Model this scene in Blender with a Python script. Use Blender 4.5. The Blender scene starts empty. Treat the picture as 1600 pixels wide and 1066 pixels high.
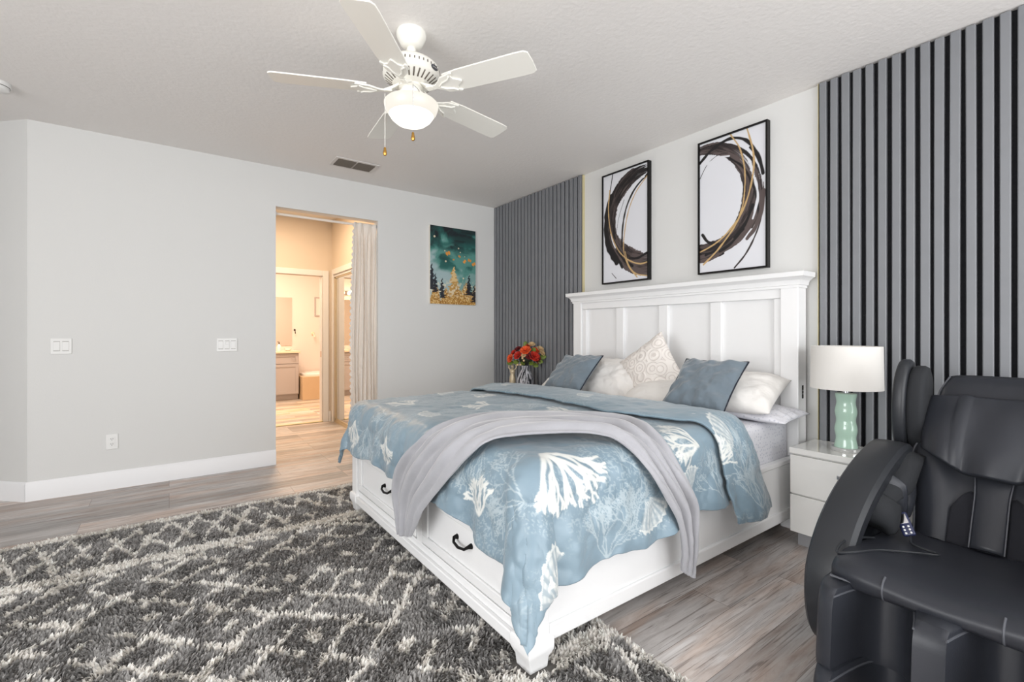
import bpy, bmesh, math, random
import numpy as np
from mathutils import Vector, Matrix
C = bpy.context.scene
COL = C.collection
PI = math.pi
random.seed(7)
H = 2.74                      # ceiling height

# ------------------------------------------------------------------ camera, world, light, exposure
cam_d = bpy.data.cameras.new('camera'); cam = bpy.data.objects.new('camera', cam_d); COL.objects.link(cam)
cam.location = (0, 0, 1.205); cam.rotation_euler = (PI / 2, 0, -math.radians(36.2))
cam_d.sensor_width = 36; cam_d.lens = 732 / 1600 * 36; cam_d.shift_y = -0.0075; cam_d.clip_start = 0.02
C.camera = cam
C.view_settings.view_transform = 'Standard'; C.view_settings.look = 'None'
C.view_settings.gamma = 1; C.view_settings.exposure = 0.0
w = bpy.data.worlds.new('world'); C.world = w; w.use_nodes = True
w.node_tree.nodes['Background'].inputs[0].default_value = (0.86, 0.93, 1.0, 1)
w.node_tree.nodes['Background'].inputs[1].default_value = 1.0

def area(name, loc, direction, sx, sy, power, color=(1, 1, 1)):
    d = bpy.data.lights.new(name, 'AREA'); d.shape = 'RECTANGLE'; d.size = sx; d.size_y = sy
    d.energy = power; d.color = color
    o = bpy.data.objects.new(name, d); COL.objects.link(o); o.location = loc
    o.rotation_euler = Vector(direction).to_track_quat('-Z', 'Y').to_euler(); return o
def point(name, loc, power, color, r=0.05):
    d = bpy.data.lights.new(name, 'POINT'); d.energy = power; d.color = color; d.shadow_soft_size = r
    o = bpy.data.objects.new(name, d); COL.objects.link(o); o.location = loc; return o
# daylight through the big sliding window behind the camera and the window in the side wall
area('window_light_rear', (1.45, -2.12, 1.35), (0.0, 1, 0.18), 3.4, 2.1, 108, (0.985, 0.99, 1.0))
area('window_light_side', (-3.12, 0.2, 1.4), (1, -0.05, 0.20), 3.0, 1.9, 140, (0.985, 0.99, 1.0))
# bathroom and passage fittings
area('bath_ceiling_light', (1.3, 8.2, 2.7), (0, 0, -1), 1.2, 0.8, 76, (1.0, 0.78, 0.60))
area('passage_ceiling_light', (1.0, 5.7, 2.72), (0, 0, -1), 0.35, 0.35, 26, (1.0, 0.72, 0.45))

# ------------------------------------------------------------------ materials
def lin(c):
    return tuple(((v / 255) / 12.92 if v / 255 <= 0.04045 else ((v / 255 + 0.055) / 1.055) ** 2.4) for v in c)
def L4(c): return (*lin(c), 1)
def newmat(name):
    m = bpy.data.materials.new(name); m.use_nodes = True
    return m, m.node_tree, m.node_tree.nodes['Principled BSDF']
def mat(name, rgb, rough=0.5, metal=0.0, var=0.0, vscale=6, bump=0.0, bscale=80, sheen=0.0, coat=0.0, spec=None, bdist=0.01, detail=3):
    m, nt, b = newmat(name)
    b.inputs['Base Color'].default_value = L4(rgb); b.inputs['Roughness'].default_value = rough
    b.inputs['Metallic'].default_value = metal
    if sheen: b.inputs['Sheen Weight'].default_value = sheen
    if coat: b.inputs['Coat Weight'].default_value = coat; b.inputs['Coat Roughness'].default_value = 0.08
    if spec is not None: b.inputs['Specular IOR Level'].default_value = spec
    tc = nt.nodes.new('ShaderNodeTexCoord')
    if var:
        n = nt.nodes.new('ShaderNodeTexNoise'); n.inputs['Scale'].default_value = vscale; n.inputs['Detail'].default_value = 4
        nt.links.new(tc.outputs['Object'], n.inputs['Vector'])
        mx = nt.nodes.new('ShaderNodeMix'); mx.data_type = 'RGBA'
        nt.links.new(n.outputs['Fac'], mx.inputs['Factor'])
        c = lin(rgb)
        mx.inputs['A'].default_value = (*[v * (1 - var) for v in c], 1); mx.inputs['B'].default_value = (*[min(1, v * (1 + var)) for v in c], 1)
        nt.links.new(mx.outputs['Result'], b.inputs['Base Color'])
    if bump:
        n2 = nt.nodes.new('ShaderNodeTexNoise'); n2.inputs['Scale'].default_value = bscale; n2.inputs['Detail'].default_value = detail
        nt.links.new(tc.outputs['Object'], n2.inputs['Vector'])
        bp = nt.nodes.new('ShaderNodeBump'); bp.inputs['Strength'].default_value = bump; bp.inputs['Distance'].default_value = bdist
        nt.links.new(n2.outputs['Fac'], bp.inputs['Height']); nt.links.new(bp.outputs['Normal'], b.inputs['Normal'])
    return m
def colmat(name, rough=0.6, sheen=0.0, bump=0.0, bscale=300, spec=None, metal_attr=False):
    m, nt, b = newmat(name)
    a = nt.nodes.new('ShaderNodeAttribute'); a.attribute_name = 'Col'
    nt.links.new(a.outputs['Color'], b.inputs['Base Color']); b.inputs['Roughness'].default_value = rough
    if sheen: b.inputs['Sheen Weight'].default_value = sheen; b.inputs['Sheen Roughness'].default_value = 0.4
    if spec is not None: b.inputs['Specular IOR Level'].default_value = spec
    if bump:
        tc = nt.nodes.new('ShaderNodeTexCoord')
        n2 = nt.nodes.new('ShaderNodeTexNoise'); n2.inputs['Scale'].default_value = bscale
        nt.links.new(tc.outputs['Object'], n2.inputs['Vector'])
        bp = nt.nodes.new('ShaderNodeBump'); bp.inputs['Strength'].default_value = bump; bp.inputs['Distance'].default_value = 0.004
        nt.links.new(n2.outputs['Fac'], bp.inputs['Height']); nt.links.new(bp.outputs['Normal'], b.inputs['Normal'])
    return m
def emis(name, rgb, strength):
    m, nt, b = newmat(name)
    b.inputs['Base Color'].default_value = L4(rgb); b.inputs['Emission Color'].default_value = L4(rgb)
    b.inputs['Emission Strength'].default_value = strength; b.inputs['Roughness'].default_value = 0.35
    return m

M = {}
M['wall'] = mat('wall_paint', (220, 220, 218), 0.75, bump=0.12, bscale=140, bdist=0.003)
M['ceiling'] = mat('ceiling_knockdown', (236, 233, 230), 0.85, bump=0.3, bscale=38, bdist=0.008, detail=5)
M['trim'] = mat('trim_paint', (240, 240, 241), 0.4)
M['bedwhite'] = mat('white_lacquer', (240, 240, 240), 0.33)
M['gloss'] = mat('white_gloss', (236, 235, 231), 0.12, coat=0.6)
M['fanwhite'] = mat('fan_enamel', (246, 244, 236), 0.35)
M['dark'] = mat('dark_slot', (28, 28, 30), 0.8)
M['chrome'] = mat('chrome', (205, 205, 208), 0.18, 1.0)
M['brass'] = mat('brass', (196, 150, 78), 0.3, 1.0)
M['goldtrim'] = mat('gold_strip', (214, 202, 160), 0.4, 0.3)
M['blackmetal'] = mat('black_iron', (26, 24, 24), 0.4, 0.6)
M['slat'] = mat('slat_paint', (124, 126, 130), 0.55, var=0.06, vscale=9, bump=0.08, bscale=60, bdist=0.003)
M['felt'] = mat('black_felt', (13, 14, 19), 0.95, bump=0.6, bscale=120, bdist=0.006)
M['leather'] = mat('black_leatherette', (44, 46, 52), 0.38, bump=0.10, bscale=260, bdist=0.002, spec=0.35)
M['shell'] = mat('black_plastic', (40, 42, 46), 0.40, spec=0.4)
M['mesh'] = mat('black_mesh', (17, 18, 26), 0.9, bump=0.3, bscale=500, bdist=0.002)
M['clothblack'] = mat('black_cloth', (30, 32, 36), 0.85, bump=0.2, bscale=400, bdist=0.002)
M['stitch'] = mat('grey_piping', (78, 80, 86), 0.5)
M['velvet'] = mat('slate_velvet', (103, 116, 126), 0.75, var=0.16, vscale=7, sheen=0.5, bump=0.2, bscale=30, bdist=0.006)
M['pipe'] = mat('navy_piping', (24, 28, 42), 0.6)
M['linen'] = mat('white_cotton', (234, 231, 227), 0.85, bump=0.35, bscale=22, bdist=0.012)
M['mint'] = mat('mint_glaze', (180, 210, 192), 0.12, coat=0.5, var=0.05, vscale=5)
M['shade'] = mat('shade_linen', (226, 223, 218), 0.8, bump=0.1, bscale=300, bdist=0.002)
M['acrylic'] = mat('clear_base', (205, 206, 204), 0.08, 0.5)
M['curtain'] = mat('curtain_white', (244, 238, 230), 0.85, bump=0.1, bscale=300, bdist=0.002)
_nt = M['curtain'].node_tree; _tl = _nt.nodes.new('ShaderNodeBsdfTranslucent'); _tl.inputs['Color'].default_value = L4((246, 236, 222)); _mx = _nt.nodes.new('ShaderNodeMixShader'); _mx.inputs[0].default_value = 0.22
_nt.links.new(_nt.nodes['Principled BSDF'].outputs[0], _mx.inputs[1]); _nt.links.new(_tl.outputs[0], _mx.inputs[2]); _nt.links.new(_mx.outputs[0], _nt.nodes['Material Output'].inputs['Surface'])
M['greige'] = mat('greige_cabinet', (188, 180, 176), 0.5)
M['stone'] = mat('cream_counter', (236, 220, 190), 0.25)
M['tantile'] = mat('tan_tile', (214, 186, 150), 0.35, var=0.06)
M['porcelain'] = mat('white_porcelain', (244, 240, 234), 0.12)
M['bathwall'] = mat('bath_wall_paint', (238, 226, 216), 0.8)
M['hallwall'] = mat('passage_wall_paint', (228, 216, 202), 0.8)
M['switch'] = mat('switch_plastic', (236, 236, 234), 0.35)
M['ventwhite'] = mat('vent_frame_paint', (214, 210, 206), 0.6)
M['ventdark'] = mat('vent_louvre', (112, 104, 94), 0.6)
M['champ'] = mat('champagne_metal', (206, 190, 160), 0.35, 0.35)
M['paper'] = mat('art_paper', (238, 232, 222), 0.8)
M['bulb'] = emis('warm_bulb', (255, 226, 180), 8)
M['bowl'] = emis('lit_glass_bowl', (255, 248, 234), 1.7); M['bowlrim'] = emis('lit_glass_rim', (250, 243, 230), 0.84)
for k_ in ('bowl', 'bowlrim'): M[k_].node_tree.nodes['Principled BSDF'].inputs['Base Color'].default_value = L4((110, 108, 104))
M['velvet_throw'] = mat('grey_plush', (160, 160, 165), 0.8, var=0.13, vscale=9, sheen=0.6, bump=0.25, bscale=45, bdist=0.006)
m, nt, b = newmat('mirror'); b.inputs['Metallic'].default_value = 1; b.inputs['Roughness'].default_value = 0.02
b.inputs['Base Color'].default_value = (0.86, 0.85, 0.83, 1); M['mirror'] = m
m, nt, b = newmat('soap_glass'); b.inputs['Base Color'].default_value = (0.9, 0.9, 0.86, 1); b.inputs['Roughness'].default_value = 0.1; M['soap'] = m
m, nt, b = newmat('window_glass'); b.inputs['Transmission Weight'].default_value = 1; b.inputs['Roughness'].default_value = 0
b.inputs['IOR'].default_value = 1.02; M['glass'] = m

def wood_floor(name, tones, plank=(1.22, 0.182), rough=0.42):
    m, nt, b = newmat(name); N = nt.nodes; K = nt.links
    tc = N.new('ShaderNodeTexCoord')
    br = N.new('ShaderNodeTexBrick'); br.offset = 0.37; br.offset_frequency = 3
    br.inputs['Scale'].default_value = 1; br.inputs['Brick Width'].default_value = plank[0]; br.inputs['Row Height'].default_value = plank[1]
    br.inputs['Mortar Size'].default_value = 0.0012; br.inputs['Mortar Smooth'].default_value = 0.1; br.inputs['Bias'].default_value = 0
    br.inputs['Color1'].default_value = (0, 0, 0, 1); br.inputs['Color2'].default_value = (1, 1, 1, 1); br.inputs['Mortar'].default_value = (0.5, 0.5, 0.5, 1)
    K.new(tc.outputs['Object'], br.inputs['Vector'])
    # grain: stretched noise, shifted per plank
    sh = N.new('ShaderNodeVectorMath'); sh.operation = 'MULTIPLY_ADD'
    K.new(br.outputs['Color'], sh.inputs[0]); sh.inputs[1].default_value = (37, 19, 5); K.new(tc.outputs['Object'], sh.inputs[2])
    mp = N.new('ShaderNodeMapping'); mp.inputs['Scale'].default_value = (1.9, 15, 1); K.new(sh.outputs[0], mp.inputs['Vector'])
    n1 = N.new('ShaderNodeTexNoise'); n1.inputs['Scale'].default_value = 1.6; n1.inputs['Detail'].default_value = 10; n1.inputs['Roughness'].default_value = 0.62; n1.inputs['Distortion'].default_value = 1.2
    K.new(mp.outputs[0], n1.inputs['Vector'])
    cr = N.new('ShaderNodeValToRGB'); K.new(n1.outputs['Fac'], cr.inputs['Fac'])
    e = cr.color_ramp.elements
    e[0].position = 0.22; e[0].color = L4(tones[0]); e[1].position = 0.80; e[1].color = L4(tones[2])
    x = e.new(0.5); x.color = L4(tones[1])
    hs = N.new('ShaderNodeHueSaturation'); K.new(cr.outputs['Color'], hs.inputs['Color'])
    mr = N.new('ShaderNodeMapRange'); K.new(br.outputs['Color'], mr.inputs['Value']); mr.inputs['To Min'].default_value = 0.66; mr.inputs['To Max'].default_value = 1.28
    K.new(mr.outputs[0], hs.inputs['Value'])
    n3 = N.new('ShaderNodeTexNoise'); n3.inputs['Scale'].default_value = 2.2; n3.inputs['Detail'].default_value = 3
    mp3 = N.new('ShaderNodeMapping'); mp3.inputs['Scale'].default_value = (0.8, 5, 1); K.new(sh.outputs[0], mp3.inputs['Vector']); K.new(mp3.outputs[0], n3.inputs['Vector'])
    cr3 = N.new('ShaderNodeMapRange'); K.new(n3.outputs['Fac'], cr3.inputs['Value']); cr3.inputs['From Min'].default_value = 0.42; cr3.inputs['From Max'].default_value = 0.7
    cr3.inputs['To Min'].default_value = 0.55; cr3.inputs['To Max'].default_value = 1.9; K.new(cr3.outputs[0], hs.inputs['Saturation'])
    # fine dark cathedral lines
    mp2 = N.new('ShaderNodeMapping'); mp2.inputs['Scale'].default_value = (0.32, 13, 1); K.new(sh.outputs[0], mp2.inputs['Vector'])
    n2 = N.new('ShaderNodeTexNoise'); n2.inputs['Scale'].default_value = 5; n2.inputs['Detail'].default_value = 8; n2.inputs['Distortion'].default_value = 2.2
    K.new(mp2.outputs[0], n2.inputs['Vector'])
    cr2 = N.new('ShaderNodeValToRGB'); K.new(n2.outputs['Fac'], cr2.inputs['Fac'])
    cr2.color_ramp.elements[0].position = 0.37; cr2.color_ramp.elements[0].color = (0.5, 0.47, 0.45, 1)
    cr2.color_ramp.elements[1].position = 0.42; cr2.color_ramp.elements[1].color = (1, 1, 1, 1)
    mu = N.new('ShaderNodeMix'); mu.data_type = 'RGBA'; mu.blend_type = 'MULTIPLY'; mu.inputs['Factor'].default_value = 0.85
    K.new(hs.outputs[0], mu.inputs['A']); K.new(cr2.outputs['Color'], mu.inputs['B'])
    mo = N.new('ShaderNodeMix'); mo.data_type = 'RGBA'; K.new(br.outputs['Fac'], mo.inputs['Factor'])
    K.new(mu.outputs['Result'], mo.inputs['A']); mo.inputs['B'].default_value = (*[v * 0.6 for v in lin(tones[0])], 1)
    K.new(mo.outputs['Result'], b.inputs['Base Color'])
    b.inputs['Roughness'].default_value = rough
    bp = N.new('ShaderNodeBump'); bp.inputs['Strength'].default_value = 0.12; bp.inputs['Distance'].default_value = 0.002
    K.new(n2.outputs['Fac'], bp.inputs['Height']); K.new(bp.outputs['Normal'], b.inputs['Normal'])
    return m
M['floor'] = wood_floor('vinyl_plank', ((152, 139, 132), (190, 180, 174), (217, 211, 207)))
M['bathfloor'] = wood_floor('bath_plank_tile', ((188, 170, 150), (208, 192, 174), (224, 210, 194)), (0.9, 0.15), 0.5)

# ------------------------------------------------------------------ mesh helpers
W = {}
class MB:
    def __init__(s): s.v = []; s.f = []
    def add(s, vs, fs):
        n = len(s.v); s.v += [tuple(p) for p in vs]; s.f += [tuple(i + n for i in f) for f in fs]; return s
    def box(s, x0, x1, y0, y1, z0, z1):
        vs = [(x, y, z) for x in (x0, x1) for y in (y0, y1) for z in (z0, z1)]
        return s.add(vs, [(0, 1, 3, 2), (4, 6, 7, 5), (0, 4, 5, 1), (2, 3, 7, 6), (0, 2, 6, 4), (1, 5, 7, 3)])
    def loft(s, rings, cap=True, closed=True):
        n = len(rings[0]); vs = [p for r in rings for p in r]; fs = []
        for i in range(len(rings) - 1):
            for j in range(n if closed else n - 1):
                k = (j + 1) % n
                fs.append((i * n + j, i * n + k, (i + 1) * n + k, (i + 1) * n + j))
        if cap: fs.append(tuple(range(n - 1, -1, -1))); fs.append(tuple((len(rings) - 1) * n + j for j in range(n)))
        return s.add(vs, fs)
    def lathe(s, prof, c=(0, 0, 0), n=32, cap=True):
        return s.loft([[(c[0] + r * math.cos(2 * PI * j / n), c[1] + r * math.sin(2 * PI * j / n), c[2] + z) for j in range(n)] for r, z in prof], cap)
    def tube(s, path, r, n=8, cap=True):
        P = [Vector(p) for p in path]; rings = []; prev = None
        for i, p in enumerate(P):
            t = (P[min(i + 1, len(P) - 1)] - P[max(i - 1, 0)])
            t = t.normalized() if t.length > 1e-9 else Vector((0, 0, 1))
            if prev is None:
                u = t.orthogonal().normalized()
            else:
                u = prev - t * prev.dot(t); u = u.normalized() if u.length > 1e-6 else t.orthogonal().normalized()
            prev = u; v = t.cross(u); rr = r[i] if isinstance(r, (list, tuple)) else r
            rings.append([p + rr * (math.cos(2 * PI * j / n) * u + math.sin(2 * PI * j / n) * v) for j in range(n)])
        return s.loft(rings, cap)
    def prism(s, poly, fn, d0, d1):          # poly of 2-D points, fn(a, b, d) -> 3-D
        return s.loft([[fn(a, b, d0) for a, b in poly], [fn(a, b, d1) for a, b in poly]])
    def sphere(s, c, rx, ry=None, rz=None, n=12, m=8):
        ry = ry or rx; rz = rz or rx
        rings = [[(c[0] + rx * math.sin(PI * i / m) * math.cos(2 * PI * j / n), c[1] + ry * math.sin(PI * i / m) * math.sin(2 * PI * j / n), c[2] - rz * math.cos(PI * i / m)) for j in range(n)] for i in range(m + 1)]
        rings[0] = [(p[0], p[1], p[2]) for p in [(c[0] + 1e-4 * math.cos(j), c[1] + 1e-4 * math.sin(j), c[2] - rz) for j in range(n)]]
        rings[-1] = [(c[0] + 1e-4 * math.cos(j), c[1] + 1e-4 * math.sin(j), c[2] + rz) for j in range(n)]
        return s.loft(rings)
    def xf(s, mtx):
        s.v = [tuple(mtx @ Vector(p)) for p in s.v]; return s
    def build(s, name, material, parent=None, origin=None, bevel=0, seg=2, subsurf=0, solid=0, angle=38, col=None, flip=True):
        o0 = Vector(W[parent.name]) if parent is not None else Vector(origin or (0, 0, 0))
        me = bpy.data.meshes.new(name)
        me.from_pydata([tuple(Vector(p) - o0) for p in s.v], [], s.f)
        if flip:
            bm = bmesh.new(); bm.from_mesh(me); bmesh.ops.recalc_face_normals(bm, faces=bm.faces); bm.to_mesh(me); bm.free()
        return finish(name, me, material, parent, o0, bevel, seg, subsurf, solid, angle, col)
def finish(name, me, material, parent=None, o0=(0, 0, 0), bevel=0, seg=2, subsurf=0, solid=0, angle=38, col=None):
    me.materials.append(material)
    me.polygons.foreach_set('use_smooth', np.ones(len(me.polygons), dtype=bool))
    if angle < 180 and not subsurf: me.set_sharp_from_angle(angle=math.radians(angle))
    if col is not None:
        a = me.color_attributes.new('Col', 'FLOAT_COLOR', 'POINT')
        c = np.ones((len(me.vertices), 4), dtype=np.float32); c[:, :3] = col; a.data.foreach_set('color', c.ravel())
    o = bpy.data.objects.new(name, me); COL.objects.link(o)
    if parent is not None: o.parent = parent
    else: o.location = o0
    W[o.name] = tuple(o0)
    if solid:
        md = o.modifiers.new('thickness', 'SOLIDIFY'); md.thickness = abs(solid); md.offset = -1 if solid > 0 else 1
    if bevel:
        md = o.modifiers.new('bevel', 'BEVEL'); md.width = bevel; md.segments = seg; md.limit_method = 'ANGLE'; md.angle_limit = math.radians(40)
        md.harden_normals = False
    if subsurf:
        md = o.modifiers.new('subsurf', 'SUBSURF'); md.levels = subsurf; md.render_levels = subsurf
    return o
def grid_mesh(name, P, material, parent=None, origin=(0, 0, 0), solid=0, col=None, flip=False):
    """P: (n, m, 3) array of points -> one quad grid"""
    n, m = P.shape[:2]; o0 = np.array(W[parent.name] if parent is not None else origin, dtype=float)
    me = bpy.data.meshes.new(name)
    idx = np.arange(n * m).reshape(n, m)
    q = np.stack([idx[:-1, :-1], idx[:-1, 1:], idx[1:, 1:], idx[1:, :-1]], -1).reshape(-1, 4)
    if flip: q = q[:, ::-1]
    me.vertices.add(n * m); me.vertices.foreach_set('co', (P.reshape(-1, 3) - o0).astype(np.float32).ravel())
    me.loops.add(q.size); me.loops.foreach_set('vertex_index', q.astype(np.int32).ravel())
    me.polygons.add(len(q)); me.polygons.foreach_set('loop_start', np.arange(0, q.size, 4, dtype=np.int32))
    me.update(calc_edges=True); me.validate()
    return finish(name, me, material, parent, tuple(o0), solid=solid, angle=180, col=None if col is None else col.reshape(-1, 3))
def tag(o, label=None, cat=None, group=None, kind=None):
    if label: o['label'] = label
    if cat: o['category'] = cat
    if group: o['group'] = group
    if kind: o['kind'] = kind
    return o
def thing(name, label, cat, loc, rz=0, group=None):
    o = bpy.data.objects.new(name, None); COL.objects.link(o); o.location = loc; o.rotation_euler = (0, 0, rz)
    o.empty_display_size = 0.1
    W[o.name] = tuple(loc); return tag(o, label, cat, group)
def struct(mb, name, material, **k): return tag(mb.build(name, material, **k), kind='structure')
def smooth(a, b, x): t = np.clip((x - a) / (b - a), 0, 1); return t * t * (3 - 2 * t)
_rng = np.random.default_rng(11)
_T = _rng.random((512, 512))
def vn(x, y):
    x = np.asarray(x, float); y = np.asarray(y, float)
    xi = np.floor(x).astype(int); yi = np.floor(y).astype(int); fx = x - xi; fy = y - yi
    fx = fx * fx * (3 - 2 * fx); fy = fy * fy * (3 - 2 * fy)
    g = lambda a, b: _T[a % 512, b % 512]
    return (g(xi, yi) * (1 - fx) + g(xi + 1, yi) * fx) * (1 - fy) + (g(xi, yi + 1) * (1 - fx) + g(xi + 1, yi + 1) * fx) * fy
def fbm(x, y, o=4):
    r = 0; a = 0.5; s = 0
    for k in range(o): r = r + a * vn(x * 2 ** k + 17 * k, y * 2 ** k + 31 * k); s += a; a *= 0.5
    return r / s
def crom(P, n):
    """Catmull-Rom through rows of P -> n samples"""
    P = np.asarray(P, float); Q = np.vstack([2 * P[:1] - P[1:2], P, 2 * P[-1:] - P[-2:-1]])
    t = np.linspace(0, len(P) - 1 - 1e-9, n); i = t.astype(int); f = (t - i)[:, None]
    a, b, c, d = Q[i], Q[i + 1], Q[i + 2], Q[i + 3]
    return 0.5 * (2 * b + (c - a) * f + (2 * a - 5 * b + 4 * c - d) * f ** 2 + (3 * b - a - 3 * c + d) * f ** 3)

# ------------------------------------------------------------------ the room shell
YA = 4.76; XB = 3.247; XC = -0.822; TH = 0.12
OX0, OX1, OZ = 0.792, 1.755, 2.375          # opening to the passage
struct(MB().box(-3.3, 3.4, -2.3, 6.68, -0.1, 0), 'floor', M['floor'])
struct(MB().box(-3.3, 3.4, -2.3, 7.6, H, H + 0.1), 'ceiling', M['ceiling'])
b = MB().box(XC + 0.001, OX0, YA, YA + TH, 0, H).box(OX0, OX1, YA, YA + TH, OZ, H).box(OX1, XB + TH, YA, YA + TH, 0, H)
struct(b, 'wall_back', M['wall'])
struct(MB().box(XB, XB + TH, -2.2, YA, 0, H), 'wall_right', M['wall'])
# 45 degree wall past the outside corner
d = 0.7071
struct(MB().loft([[(XC, YA, z), (XC - 1.8 * d, YA + 1.8 * d, z), (XC - 1.8 * d + TH * d, YA + 1.8 * d + TH * d, z), (XC + TH * d, YA + TH * d, z)] for z in (0, H)]), 'wall_angled', M['wall'])
# wall behind the camera with its wide window, side wall with its window
def holed_wall(name, axis, pos, a0, a1, h0, h1, z0, z1):
    f = (lambda p, q, r, s: (p, q, pos - TH, pos, r, s)) if axis == 'y' else (lambda p, q, r, s: (pos - TH, pos, p, q, r, s))
    m = MB()
    for p, q, r, s in ((a0, h0, 0, H), (h1, a1, 0, H), (h0, h1, 0, z0), (h0, h1, z1, H)):
        if s - r > 0.001: m.box(*f(p, q, r, s))
    struct(m, name, M['wall'])
holed_wall('wall_front', 'y', -2.2, -3.2, XB + TH, -0.4, 3.2, 0.25, 2.45)
holed_wall('wall_left', 'x', -3.2, -2.32, 6.3, -1.35, 1.75, 0.4, 2.4)
def window(name, axis, pos, h0, h1, z0, z1):
    m = MB(); g = MB(); t = 0.05
    f = (lambda p, q, r, s, e0=-0.08, e1=-0.03: (p, q, pos + e0, pos + e1, r, s)) if axis == 'y' else (lambda p, q, r, s, e0=-0.08, e1=-0.03: (pos + e0, pos + e1, p, q, r, s))
    mid = (h0 + h1) / 2
    for p, q, r, s in ((h0, h0 + t, z0, z1), (h1 - t, h1, z0, z1), (h0, h1, z0, z0 + t), (h0, h1, z1 - t, z1), (mid - t / 2, mid + t / 2, z0, z1)): m.box(*f(p, q, r, s))
    o = struct(m, name, M['trim'])
    g.box(*f(h0 + t, h1 - t, z0 + t, z1 - t, -0.115, -0.109)); g.build('pane', M['glass'], o)
window('window_1', 'y', -2.2, -0.4, 3.2, 0.25, 2.45)
window('window_2', 'x', -3.2, -1.35, 1.75, 0.4, 2.4)
def baseboard(name, p, q, h=0.137, t=0.016, off=(0, 0)):
    p = Vector((*p, 0)); q = Vector((*q, 0)); dr = (q - p).normalized(); n = Vector((dr.y, -dr.x, 0))
    prof = [(0.0005, 0), (t, 0), (t, h - 0.02), (t * 0.6, h - 0.008), (t * 0.35, h), (0.0005, h)]
    m = MB().loft([[e + n * a + Vector((0, 0, z)) for a, z in prof] for e in (p, q)])
    return struct(m, name, M['trim'])
baseboard('baseboard_back', (XC - 0.006, YA), (OX0, YA))
baseboard('baseboard_corner', (OX1, YA), (XB - 0.045, YA))
baseboard('baseboard_angled', (XC - 1.7 * d, YA + 1.7 * d), (XC, YA))
baseboard('baseboard_right', (XB, 3.22), (XB, 1.215))

# passage and bathroom beyond the opening
XM = 1.81; YD = 6.68
DX0, DX1, DZ = 0.87, 1.69, 1.985
struct(MB().box(-0.3, DX0, YD, YD + TH, 0, H).box(DX0, DX1, YD, YD + TH, DZ, H).box(DX1, XM + TH, YD, YD + TH, 0, H), 'wall_passage_back', M['hallwall'])
struct(MB().box(-0.3 - TH, -0.3, YA + TH, YD + TH, 0, H), 'wall_passage_left', M['hallwall'])
CY0, CY1, CZ = 5.0, 6.57, 2.0                # mirrored closet opening
struct(MB().box(XM, XM + TH, YA + TH, CY0, 0, H).box(XM, XM + TH, CY1, YD, 0, H).box(XM, XM + TH, CY0, CY1, CZ, H), 'wall_passage_right', M['hallwall'])
struct(MB().box(XM + TH, XM + TH + 0.02, CY0 - 0.1, CY1 + 0.1, 0, H), 'wall_closet', M['hallwall'])
m = MB()
for p, q, r, s in ((DX0 - 0.075, DX0, 0, DZ + 0.075), (DX1, DX1 + 0.075, 0, DZ + 0.075), (DX0, DX1, DZ, DZ + 0.075)): m.box(p, q, YD - 0.018, YD - 0.001, r, s)
m.box(DX1 - 0.012, DX1 - 0.001, YD, YD + TH, 0, DZ); m.box(DX0 + 0.001, DX0 + 0.012, YD, YD + TH, 0, DZ)
tr = struct(m, 'trim_1', M['trim'], bevel=0.004)
MB().box(DX1 - 0.0135, DX1 - 0.0121, YD + 0.03, YD + 0.06, 0.88, 0.96).build('strike_plate', M['brass'], tr)
m = MB().box(XM - 0.016, XM - 0.001, CY1, CY1 + 0.07, 0, CZ + 0.075).box(XM - 0.016, XM - 0.001, CY0 - 0.07, CY0, 0, CZ + 0.075).box(XM - 0.016, XM - 0.001, CY0, CY1, CZ, CZ + 0.075)
struct(m, 'trim_2', M['trim'], bevel=0.004)
baseboard('baseboard_passage', (DX1 + 0.077, YD - 0.0005), (XM - 0.016, YD - 0.0005))
struct(MB().box(DX0, DX1, YD - 0.03, YD + 0.02, 0.0005, 0.012), 'trim_3', M['goldtrim'], bevel=0.004)
# mirrored sliding door
t = thing('mirrored_closet_door', 'tall mirrored sliding closet door in the passage beside the white curtain', 'door', (XM + 0.03, 5.8, 0))
MB().box(XM + 0.02, XM + 0.032, CY0 + 0.03, CY1 - 0.03, 0.05, CZ - 0.05).build('mirror_panel', M['mirror'], t)
m = MB().box(XM + 0.01, XM + 0.04, CY1 - 0.03, CY1 - 0.002, 0.025, CZ - 0.03).box(XM + 0.01, XM + 0.04, CY0 + 0.002, CY0 + 0.03, 0.025, CZ - 0.03).box(XM + 0.01, XM + 0.04, CY0, CY1, CZ - 0.05, CZ - 0.03).box(XM + 0.01, XM + 0.04, CY0, CY1, 0.025, 0.05)
m.build('door_frame', M['champ'], t)
MB().box(XM + 0.002, XM + 0.06, CY0, CY1, CZ - 0.03, CZ - 0.002).build('top_track', M['trim'], t)
MB().box(XM + 0.002, XM + 0.06, CY0, CY1, 0.0, 0.025).build('floor_track', M['champ'], t)
# bathroom shell
YB = 9.75
struct(MB().box(-0.5, 3.6, YD, YB + 0.2, -0.1, -0.001), 'floor_bathroom', M['bathfloor'])
struct(MB().box(-0.5, 3.6, YB, YB + TH, 0, H), 'wall_bathroom_back', M['bathwall'])
struct(MB().box(-0.42, -0.3, YD + TH, YB, 0, H), 'wall_bathroom_left', M['bathwall'])
struct(MB().box(3.4, 3.52, YD + TH, YB, 0, H), 'wall_bathroom_right', M['bathwall'])
struct(MB().box(XM + TH, 3.5, YD, YD + TH, 0, H), 'wall_bathroom_front', M['bathwall'])
struct(MB().box(-0.5, 3.6, 7.6, YB + 0.1, H, H + 0.1), 'ceiling_bathroom', M['ceiling'])
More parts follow.
